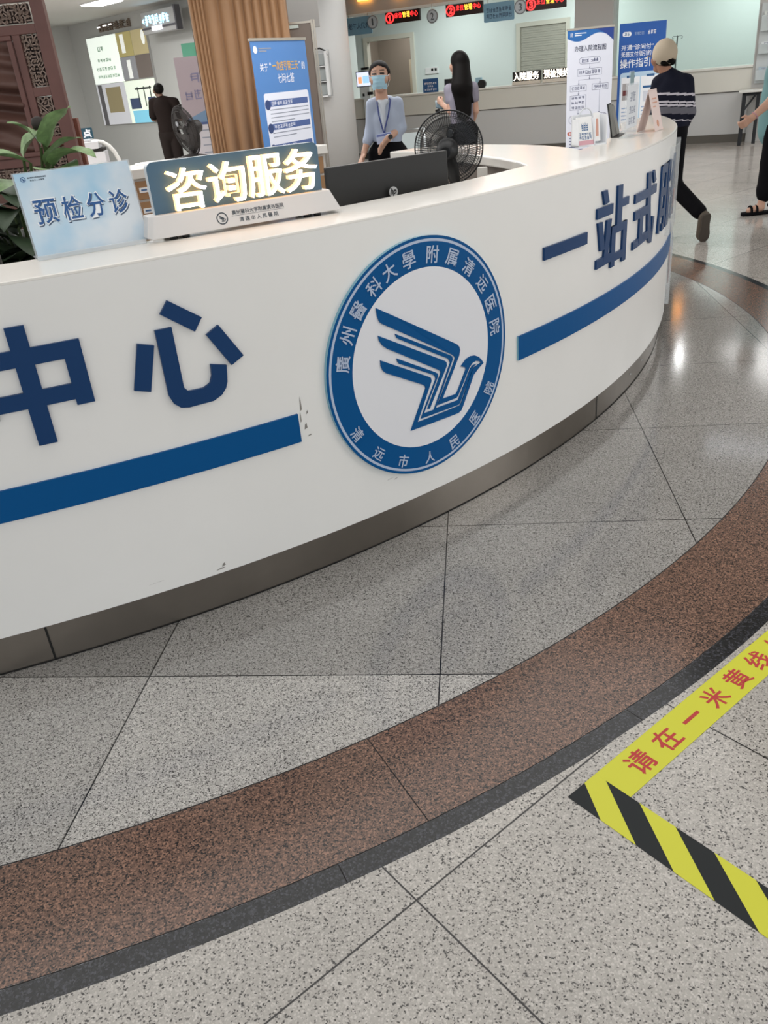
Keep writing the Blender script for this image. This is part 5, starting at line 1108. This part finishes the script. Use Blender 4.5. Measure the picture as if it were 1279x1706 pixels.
cl_ = [cap(L(.312, .965, .02), L(.315, .99, .02), .108, .106, .8), cap(L(.315, .99, .02), L(.305, 1.12, .02), .104, .110, .8), cap(L(.305, 1.12, .02), L(.30, 1.185, .02), .110, .09, .78), cap(L(.225, 1.205, .015), L(.385, 1.20, .025), .046), cap(shL, elL, .046, .043), cap(elL, elL * .5 + wrL * .5, .044, .040), cap(shR, elR, .047, .046), cap(elR, elR * .72 + wrR * .28, .047, .044), cap(L(.25, 1.235, .02), L(.34, 1.235, .03), .042)]
sdf_obj('blouse', cl_, .008, BLOUSE, pw, .02)
o = sdf_obj('undershirt', [cap(L(.285, 1.22, -.045), L(.29, 1.05, -.075), .028, .012), cap(L(.27, 1.235, -.03), L(.312, 1.235, -.03), .026)], .007, M('undershirt_white', 'ccd2da', .7), pw, .012)
sdf_obj('trousers', [cap(L(.305, .90, .02), L(.315, .97, .02), .125, .106, .8), cap(L(.235, .86, .03), L(.235, .47, 0), .090, .068), cap(L(.235, .47, 0), L(.235, .09, .03), .068, .062), cap(L(.375, .86, .03), L(.38, .47, .02), .090, .068), cap(L(.38, .47, .02), L(.38, .09, .06), .068, .062)], .01, TROU, pw, .02)
for x, y in ((.235, .03), (.38, .06)): sdf_obj('shoe', [cap(L(x, .05, y + .03), L(x, .04, y - .13), .046, .038, 1.0)], .008, TROU, pw)
# hair: tied back
hair = [ell(HP(0, .022, .042), HS * V3(.082, .092, .082)), ell(HP(0, .105, .03), HS * V3(.035, .03, .035)), cap(HP(-.07, .02, .04), HP(-.074, .03, -.01), .018, .01), cap(HP(.07, .02, .04), HP(.074, .03, -.01), .018, .01)]
V, Fq = sdf_mesh(hair, .0065, .01)
fd = HP(0, -1, 0) - HP(0, 0, 0); fd /= np.linalg.norm(fd); udir = HP(0, 0, 1) - HP(0, 0, 0); udir /= np.linalg.norm(udir); sdir = np.cross(fd, udir)
cen = V[Fq].mean(1) - HP(0, 0, 0); fa = cen @ fd / HS; ua = cen @ udir / HS; sa = cen @ sdir / HS
keep = (fa < .018 + .55 * np.clip(ua - .03, 0, .05) - 0 * sa) | (ua > .082 - .35 * abs(sa))
me = bpy.data.meshes.new('hair'); me.from_pydata(V.tolist(), [], Fq[keep].tolist()); me.materials.append(HAIR); me.polygons.foreach_set('use_smooth', [True] * len(me.polygons)); o = bpy.data.objects.new('hair', me); COL.objects.link(o); o.parent = pw
# mask: pleated sheet wrapped round the lower face, with ear loops
mb = MB(); n1, n2 = 20, 16; vs = []
for i in range(n1 + 1):
    a = (i / n1 - .5) * 2
    for j in range(n2 + 1):
        t = j / n2; z = .006 - .098 * t; bulge = .030 * (1 - a * a) * math.sin(PI * min(1, .25 + t * .75)) ; pleat = .0022 * math.sin(t * PI * 7)
        y = -.098 + .072 * a * a - bulge * .55 + .03 * t * t + pleat; x = a * (.070 - .012 * t)
        vs.append(tuple(HP(x, y - .014, z)))
mb.add(vs, [(i * (n2 + 1) + j, (i + 1) * (n2 + 1) + j, (i + 1) * (n2 + 1) + j + 1, i * (n2 + 1) + j + 1) for i in range(n1) for j in range(n2)], 0, True)
mk = mb.build('surgical_mask', M('mask_blue', 'a9cfe0', .7), pw)
mb = MB()
for s in (-1, 1): mb.tube([tuple(HP(s * .07, -.028, .004)), tuple(HP(s * .079, .0, .012)), tuple(HP(s * .082, .022, .0)), tuple(HP(s * .078, .012, -.03)), tuple(HP(s * .062, -.012, -.075))], .0018, 5)
mb.build('ear_loop', M('loop_white', 'e6ecef', .6), mk)
ln = M('lanyard_navy', '39457e', .6)
mb = MB(); mb.tube([tuple(L(.345, 1.262, .03)), tuple(L(.350, 1.245, -.055)), tuple(L(.325, 1.15, -.095)), tuple(L(.292, 1.06, -.10)), tuple(L(.285, 1.02, -.105))], .006, 6); mb.tube([tuple(L(.255, 1.262, .02)), tuple(L(.248, 1.235, -.06)), tuple(L(.252, 1.15, -.09)), tuple(L(.27, 1.06, -.10)), tuple(L(.282, 1.02, -.105))], .005, 6); lan = mb.build('lanyard', ln, pw)
mb = MB().box(-.06, .06, 0, .004, -.035, .035, 0, Matrix.Translation((.278 - OX, -.112, .99)) @ Matrix.Rotation(-.1, 4, 'Y')); mb.box(-.055, .055, -.001, 0, .015, .030, 1, Matrix.Translation((.278 - OX, -.112, .99)) @ Matrix.Rotation(-.1, 4, 'Y')); mb.build('badge_card', [M('badge_pale', 'bfcbe6', .3), M('badge_strip', '6a78b0', .4)], lan)
# watch
wd_ = (wrR - elR) / np.linalg.norm(wrR - elR); wc = wrR - wd_ * .012
q = Vector(wd_).to_track_quat('Z', 'Y').to_matrix().to_4x4(); mm = Matrix.Translation(tuple(wc)) @ q
mb = MB().lathe([(.0275, -.009), (.029, 0), (.0275, .009)], 24, 0, mm); wtc = mb.build('watch_strap', M('strap_white', 'e0dcd6', .4), pw)
mb = MB().lathe([(.018, 0), (.018, .008)], 24, 0, Matrix.Translation(tuple(wc + V3(.012, -.030, .008))) @ Vector((.35, -.9, .25)).to_track_quat('Z', 'Y').to_matrix().to_4x4()); mb.build('watch_face', M_BLACK, wtc)

# --- long-haired woman seen from behind
OX2, OY2, TH2 = 1.19, 9.3, math.radians(205)
def W2L(x, z, y=0.0, ox=OX2, th=TH2):      # world offset (x - ox, y) -> local frame
    dx = x - ox; c_, s_ = math.cos(-th), math.sin(-th); return V3(dx * c_ - y * s_, dx * s_ + y * c_, z)
L2 = W2L
hp, HP2 = head_prims(L2(1.175, 1.455, .02), .98, math.radians(12), 0.0)
shl, shr = L2(1.075, 1.235, .03), L2(1.315, 1.235, .02); ell_, wrl = L2(1.085, 1.035, .0), L2(1.015, 1.10, .16); elr, wrr = L2(1.335, 1.02, .03), L2(1.30, .87, .12)
tz = [cap(L2(1.195, .88), L2(1.19, .98), .125, .105, .72), cap(L2(1.19, .98), L2(1.19, 1.14), .105, .118, .72), cap(L2(1.19, 1.14), L2(1.19, 1.2), .118, .10, .72), cap(L2(1.10, 1.225, .02), L2(1.29, 1.225, .02), .044)]
body = hp + [cap(HP2(0, .02, -.05), L2(1.185, 1.23, .02), .046, .05)] + tz + [cap(shl, ell_, .042, .036), cap(ell_, wrl, .036, .024), cap(shr, elr, .042, .036), cap(elr, wrr, .036, .024)]
pf = L2(.975, 1.14, .22) - wrl
body += hand(wrl, tuple(pf), (.1, .0, 1), .9, 1.0, 1) + hand(wrr, tuple(L2(1.28, .78, .16) - wrr), (0, -1, 0), .9, .6, 1)
body += leg(L2(1.12, .84), L2(1.12, .46, .02), L2(1.12, .07)) + leg(L2(1.26, .84), L2(1.26, .46, .02), L2(1.26, .07)) + [cap(L2(1.12, .045, -.02), L2(1.10, .035, .13), .036, .03), cap(L2(1.26, .045, -.02), L2(1.24, .035, .13), .036, .03)]
p2 = person('woman with long black hair in grey tee seen from behind', (OX2, OY2, 0), TH2, [SKIN], body, .0075, None, .014)
TEE = M('tee_grey', '8a8692', .75)
sdf_obj('tee_shirt', [cap(L2(1.192, .955), L2(1.19, .99), .128, .122, .75), cap(L2(1.19, .99), L2(1.19, 1.14), .122, .130, .75), cap(L2(1.19, 1.14), L2(1.19, 1.2), .130, .108, .75), cap(L2(1.10, 1.225, .02), L2(1.29, 1.225, .02), .056), cap(shl, shl * .55 + ell_ * .45, .056, .053), cap(shr, shr * .55 + elr * .45, .056, .053)], .009, TEE, p2, .02)
sdf_obj('trousers', [cap(L2(1.195, .88), L2(1.192, .95), .138, .116, .78), cap(L2(1.12, .84), L2(1.12, .46, .02), .094, .07), cap(L2(1.12, .46, .02), L2(1.12, .08), .07, .06), cap(L2(1.26, .84), L2(1.26, .46, .02), .094, .07), cap(L2(1.26, .46, .02), L2(1.26, .08), .07, .06)], .011, TROU, p2, .02)
for x in (1.12, 1.26): sdf_obj('shoe', [cap(L2(x, .05, -.02), L2(x - .02, .04, .15), .046, .038)], .01, TROU, p2)
sdf_obj('hair', [ell(HP2(0, .02, .035), V3(.086, .094, .088)), cap(HP2(0, .05, .0), L2(1.19, 1.25, -.09), .088, .118, .7), cap(L2(1.19, 1.25, -.09), L2(1.20, 1.02, -.115), .118, .085, .4), cap(L2(1.23, 1.22, -.09), L2(1.25, 1.03, -.115), .05, .02, .5), cap(L2(1.27, 1.2, -.07), L2(1.30, 1.10, -.09), .02, .008), cap(HP2(-.06, .0, .03), HP2(-.075, .05, -.12), .03, .03), cap(HP2(.06, .02, .03), HP2(.07, .05, -.12), .03, .03)], .008, HAIR, p2, .02)
# phone in her left hand: held, so a thing of its own
pp = thing('phone', 'teal-cased phone held by the long-haired woman', 'phone', (.985, 9.50, 1.105), 0)
mm = Matrix.Rotation(math.radians(35), 4, 'Z') @ Matrix.Rotation(math.radians(-62), 4, 'X') @ Matrix.Rotation(math.radians(35), 4, 'Y')
mb = MB().face_xz(rrect(-.04, .04, -.08, .08, .012), 0, .010, 0, mm); mb.build('case', M('phone_teal', '4b6672', .35), pp); mb = MB().face_xz(rrect(-.036, .036, -.075, .075, .009), .010, .0112, 0, mm); mb.build('screen', M('phone_glass', '1a2428', .1), pp)

# --- man with the cap, walking away behind the far desk end
OX3, OY3, TH3 = 2.55, 7.0, math.radians(192)
def L3(x, z, y=0.0): return W2L(x, z, y, OX3, TH3)
hp, HP3 = head_prims(L3(2.462, 1.352, .06), .95, math.radians(6), math.radians(6))
shl, shr = L3(2.43, 1.18, .02), L3(2.635, 1.17, .0); el3, wl3 = L3(2.40, .98, .05), L3(2.40, .82, .15); er3, wr3 = L3(2.665, .96, -.02), L3(2.64, .79, .08)
hl, hr = L3(2.47, .80, .0), L3(2.575, .80, -.01); kl, al = L3(2.50, .44, .14), L3(2.50, .07, .12); kr, ar = L3(2.605, .43, .03), L3(2.755, .225, -.22)
tz = [cap(L3(2.545, .84), L3(2.54, .95), .118, .112, .75), cap(L3(2.54, .95), L3(2.53, 1.12, .01), .112, .125, .75), cap(L3(2.53, 1.12, .01), L3(2.52, 1.17, .02), .125, .09, .75), cap(L3(2.45, 1.185, .02), L3(2.61, 1.175, .0), .044)]
body = hp + [cap(HP3(0, .02, -.05), L3(2.51, 1.19, .03), .048, .052)] + tz + [cap(shl, el3, .042, .036), cap(el3, wl3, .036, .025), cap(shr, er3, .042, .036), cap(er3, wr3, .036, .025)] + hand(wl3, tuple(L3(2.41, .70, .2) - wl3), (0, 1, .2), .95, .7, 1) + hand(wr3, tuple(L3(2.62, .66, .13) - wr3), (0, 1, .2), .95, .7, 1)
body += leg(hl, kl, al) + leg(hr, kr, ar) + [cap(L3(2.50, .05, .09), L3(2.49, .035, .26), .038, .032), cap(L3(2.77, .21, -.235), L3(2.79, .06, -.16), .036, .03)]
p3 = person('man in beige cap and striped navy top walking away, sole showing', (OX3, OY3, 0), TH3, [SKIN2], body, .0075, None, .014)
SW = M('sweater_navy', '1b1d2b', .8); SWW = M('sweater_white', 'cfcad2', .8); SWG = M('sweater_grey', '6d6c74', .8)
def paint_s(c):
    z = c[:, 2] + .10 * (c[:, 0] * -1) ; m = np.zeros(len(c), int)
    m[(abs(z - 1.095) < .008)] = 1; m[abs(z - 1.040) < .007] = 1; m[abs(z - 1.018) < .007] = 1; m[(z > .958) & (z < 1.006)] = 2; m[abs(z - .915) < .004] = 1
    return m
sdf_obj('striped_sweater', [cap(L3(2.545, .905), L3(2.54, .98), .134, .132, .78), cap(L3(2.54, .98), L3(2.53, 1.12, .01), .132, .136, .78), cap(L3(2.53, 1.12, .01), L3(2.52, 1.17, .02), .134, .098, .78), cap(L3(2.45, 1.185, .02), L3(2.61, 1.175, .0), .056), cap(L3(2.50, 1.20, .03), L3(2.50, 1.235, .04), .062, .056), cap(shl, el3, .056, .05), cap(el3, wl3, .05, .04), cap(shr, er3, .058, .052), cap(er3, wr3, .05, .04)], .007, [SW, SWW, SWG], p3, .02, paint_s)
sdf_obj('trousers', [cap(L3(2.545, .84), L3(2.543, .90), .132, .124, .78), cap(hl, kl, .088, .066), cap(kl, al, .066, .058), cap(hr, kr, .088, .066), cap(kr, ar * .93 + kr * .07, .066, .058)], .01, TROU, p3, .02)
SH = M('shoe_brown', '5d5348', .6); SOLE = M('sole_dark', '4a433c', .7)
sdf_obj('shoe', [cap(L3(2.50, .05, .08), L3(2.49, .042, .27), .046, .04)], .008, SH, p3)
so1, so2 = L3(2.772, .205, -.245), L3(2.795, .055, -.175)
sdf_obj('shoe', [cap(so1, so2, .046, .05, .8)], .007, SH, p3)
mb = MB()
ax = Vector(so2 - so1).normalized(); nb = Vector(L3(2.55, 0, -1.0)).normalized(); nb = (nb - ax * nb.dot(ax)).normalized(); sd = ax.cross(nb)
pts = [(-.05, .0), (-.045, .028), (-.02, .036), (.04, .032), (.09, .036), (.14, .044), (.185, .038), (.21, .018), (.215, 0)]
outl = pts + [(a, -b) for a, b in pts[1:-1]][::-1]
vs = [tuple(Vector(so1) + ax * a + sd * b + nb * .034) for a, b in outl] + [tuple(Vector(so1) + ax * a + sd * b + nb * .047) for a, b in outl]; n = len(outl)
mb.add(vs, [list(range(n)), list(range(n, 2 * n))[::-1]] + [(i, (i + 1) % n, n + (i + 1) % n, n + i) for i in range(n)]); mb.build('shoe_sole', SOLE, p3)
CAPM = M('cap_beige', 'c3b49e', .8)
V, Fq = sdf_mesh([ell(HP3(0, .018, .030), V3(.088, .102, .102)), ell(HP3(0, .018, .132), V3(.008, .008, .006))], .006, .008)
cc = V[Fq].mean(1); bb = HP3(0, 0, 0); up = HP3(0, 0, 1) - bb; up /= np.linalg.norm(up); bk = HP3(0, 1, 0) - bb; bk /= np.linalg.norm(bk); sdv = HP3(1, 0, 0) - bb; sdv /= np.linalg.norm(sdv)
ua = (cc - bb) @ up; ba = (cc - bb) @ bk; sa = (cc - bb) @ sdv
keep = (ua > .012 - .055 * np.clip((ba + .06) / .1, 0, 1)) & ~((ba > .03) & ((sa / .034) ** 2 + ((ua + .016) / .018) ** 2 < 1))
me = bpy.data.meshes.new('cap'); me.from_pydata(V.tolist(), [], Fq[keep].tolist()); me.materials.append(CAPM); me.polygons.foreach_set('use_smooth', [True] * len(me.polygons)); o = bpy.data.objects.new('cap', me); COL.objects.link(o); o.parent = p3
sdf_obj('cap_brim', [cap(HP3(-.03, -.10, .02), HP3(.03, -.10, .02), .045, .045, 1), ], .008, CAPM, o) if False else None
mb = MB(); mb.add([tuple(HP3(.085 * math.cos(PI + PI * i / 14), -.06 + r * .09 * math.sin(PI + PI * i / 14) - .02, .018 - .02 * r)) for r in (0.2, 1.0) for i in range(15)], [(i, i + 1, 15 + i + 1, 15 + i) for i in range(14)], 0, True); mb.build('brim', CAPM, o)
sdf_obj('hair', [ell(HP3(0, .030, .0), V3(.079, .084, .06)), cap(HP3(-.04, .075, -.03), HP3(.04, .075, -.03), .022)], .007, HAIR, p3, .012)

# --- person at the right edge, walking left
OX4, OY4, TH4 = 3.78, 7.85, math.radians(270)
def L4(x, z, y=0.0): return W2L(x, z, y, OX4, TH4)
hp, HP4 = head_prims(L4(3.78, 1.40), .95, 0, 0)
sh4, e4, w4 = L4(3.765, 1.16, -.16), L4(3.635, .945, -.19), L4(3.475, .825, -.20); sh5, e5, w5 = L4(3.79, 1.16, .16), L4(3.90, .95, .2), L4(3.86, .76, .2)
tz = [cap(L4(3.79, .82), L4(3.79, .95), .12, .115, .8), cap(L4(3.79, .95), L4(3.785, 1.12), .115, .125, .8), cap(L4(3.78, 1.19, -.11), L4(3.78, 1.19, .11), .048)]
body = hp + [cap(HP4(0, .02, -.05), L4(3.78, 1.2), .048, .052)] + tz + [cap(sh4, e4, .046, .042), cap(e4, w4, .042, .026), cap(sh5, e5, .046, .04), cap(e5, w5, .04, .026)]
body += hand(w4, (-.75, .1, -.6) if False else tuple(L4(3.40, .775, -.20) - w4), tuple(L4(3.78, 0, 0.3) * 0 + V3(.2, -.2, 1)), .95, 1.25, 1) + hand(w5, tuple(L4(3.84, .66, .2) - w5), (0, 1, 0), .95, .8, 1)
body += leg(L4(3.765, .80, -.08), L4(3.735, .44, -.09), L4(3.70, .085, -.09)) + leg(L4(3.80, .80, .08), L4(3.92, .45, .08), L4(4.02, .12, .08)) + [cap(L4(3.70, .06, -.09), L4(3.60, .04, -.09), .036, .03), cap(L4(4.03, .1, .08), L4(3.95, .045, .08), .036, .03)]
p4 = person('person in teal shirt and black trousers walking at the right edge', (OX4, OY4, 0), TH4, [SKIN], body, .0075, None, .014)
sdf_obj('hair', [ell(HP4(0, .028, .040), V3(.080, .090, .080)), cap(HP4(-.05, .07, -.03), HP4(.05, .07, -.03), .025), cap(HP4(-.07, .02, .03), HP4(-.074, .03, -.01), .016, .01), cap(HP4(.07, .02, .03), HP4(.074, .03, -.01), .016, .01)], .008, HAIR, p4, .012)
TEAL = M('shirt_teal', '6f9799', .75)
sdf_obj('teal_shirt', [cap(L4(3.80, .72), L4(3.79, .95), .180, .17, .85), cap(L4(3.79, .95), L4(3.78, 1.12), .155, .15, .85), cap(L4(3.78, 1.19, -.11), L4(3.78, 1.19, .11), .062), cap(sh4, sh4 * .36 + e4 * .64, .082, .080), cap(sh5, sh5 * .4 + e5 * .6, .07, .066)], .009, TEAL, p4, .03)
sdf_obj('trousers', [cap(L4(3.80, .78), L4(3.80, .84), .14, .13, .8), cap(L4(3.77, .72, -.08), L4(3.745, .44, -.09), .105, .088), cap(L4(3.745, .44, -.09), L4(3.73, .21, -.09), .088, .08), cap(L4(3.73, .21, -.09), L4(3.725, .175, -.09), .08, .072), cap(L4(3.80, .80, .08), L4(3.92, .45, .08), .10, .086), cap(L4(3.92, .45, .08), L4(4.0, .2, .08), .086, .076)], .01, TROU, p4, .02)
for (xa, ya, zz) in ((3.70, -.09, 0), (4.02, .08, .03)):
    M4 = [L4(xa + .06, .018 + zz, ya), L4(xa - .13, .016 + zz, ya)]
    s_ = sdf_obj('sandal', [cap(M4[0], M4[1], .042, .046, 1.0)], .007, TROU, p4)
    s_.data.vertices.foreach_get('co', (arr := np.zeros(len(s_.data.vertices) * 3))); arr = arr.reshape(-1, 3); arr[:, 2] = np.clip(arr[:, 2], .002 + zz, .028 + zz); s_.data.vertices.foreach_set('co', arr.ravel())
    for dx in (-.045, -.095):
        mb = MB(); c0 = L4(xa + dx, .03 + zz, ya); ac_ = L4(xa + dx, 0, ya + 1) - L4(xa + dx, 0, ya)
        mb.tube([tuple(c0 + ac_ * .042 * math.cos(PI * i / 10) + V3(0, 0, .046 * math.sin(PI * i / 10))) for i in range(11)], .011, 8); mb.build('sandal_strap', TROU, p4)
br = V3(*(e4 * .14 + w4 * .86)); q = Vector(w4 - e4).to_track_quat('Z', 'Y').to_matrix().to_4x4(); mb = MB().tube([tuple((Matrix.Translation(tuple(br)) @ q) @ Vector((.031 * math.cos(i * PI / 8), .031 * math.sin(i * PI / 8), 0))) for i in range(16)], .004, 6, 0, None, True); mb.build('bracelet', M('bracelet_pink', 'b98a9a', .4), p4)

# --- man in black far left
OX5, OY5, TH5 = -2.93, 15.0, math.radians(200)
def L5(x, z, y=0.0): return W2L(x, z, y, OX5, TH5)
hp, HP5 = head_prims(L5(-2.99, 1.53, .08), 1.0, math.radians(10), math.radians(22))
shl, shr = L5(-3.10, 1.36, .02), L5(-2.74, 1.34, .0); el5, wl5 = L5(-3.15, 1.13, .08), L5(-3.12, 1.09, .3); er5, wr5 = L5(-2.70, 1.10, .04), L5(-2.86, 1.06, .26)
tz = [cap(L5(-2.92, .92), L5(-2.92, 1.08), .145, .135, .75), cap(L5(-2.92, 1.08), L5(-2.925, 1.28), .135, .155, .75), cap(L5(-3.06, 1.365, .02), L5(-2.79, 1.35, .0), .055)]
body = hp + [cap(HP5(0, .02, -.05), L5(-2.93, 1.37, .02), .052, .058)] + tz + [cap(shl, el5, .05, .042), cap(el5, wl5, .042, .028), cap(shr, er5, .05, .042), cap(er5, wr5, .042, .028)] + hand(wl5, tuple(L5(-3.02, 1.07, .4) - wl5), (0, 0, 1), 1, .8, 1) + hand(wr5, tuple(L5(-2.96, 1.05, .36) - wr5), (0, 0, 1), 1, .8, -1)
body += leg(L5(-3.0, .88), L5(-3.0, .48, .02), L5(-3.0, .08)) + leg(L5(-2.84, .88), L5(-2.84, .48, .02), L5(-2.84, .08)) + [cap(L5(-3.0, .05, -.02), L5(-3.02, .04, .15), .04, .034), cap(L5(-2.84, .05, -.02), L5(-2.85, .04, .15), .04, .034)]
p5 = person('man in dark brown-black tee and trousers, head bowed, far left', (OX5, OY5, 0), TH5, [SKIND], body, .011, None, .016)
BT = M('tee_black_brown', '1f1816', .9)
sdf_obj('tee_shirt', [cap(L5(-2.92, .97), L5(-2.92, 1.1), .165, .155, .78), cap(L5(-2.92, 1.1), L5(-2.925, 1.28), .155, .17, .78), cap(L5(-3.06, 1.365, .02), L5(-2.79, 1.35, .0), .07), cap(shl, shl * .2 + el5 * .8, .07, .07), cap(shr, shr * .2 + er5 * .8, .07, .07)], .012, BT, p5, .025)
sdf_obj('trousers', [cap(L5(-2.92, .9), L5(-2.92, .98), .155, .145, .8)] + [q for x in (-3.0, -2.84) for q in (cap(L5(x, .88), L5(x, .48, .02), .1, .08), cap(L5(x, .48, .02), L5(x, .09), .08, .07))], .013, M('trousers_brown_black', '221c1a', .9), p5, .02)
for x in (-3.0, -2.84): sdf_obj('shoe', [cap(L5(x, .052, -.02), L5(x - .02, .045, .17), .05, .042)], .012, TROU, p5)
sdf_obj('hair', [ell(HP5(0, .028, .038), V3(.082, .090, .082))], .011, HAIR, p5, .012)
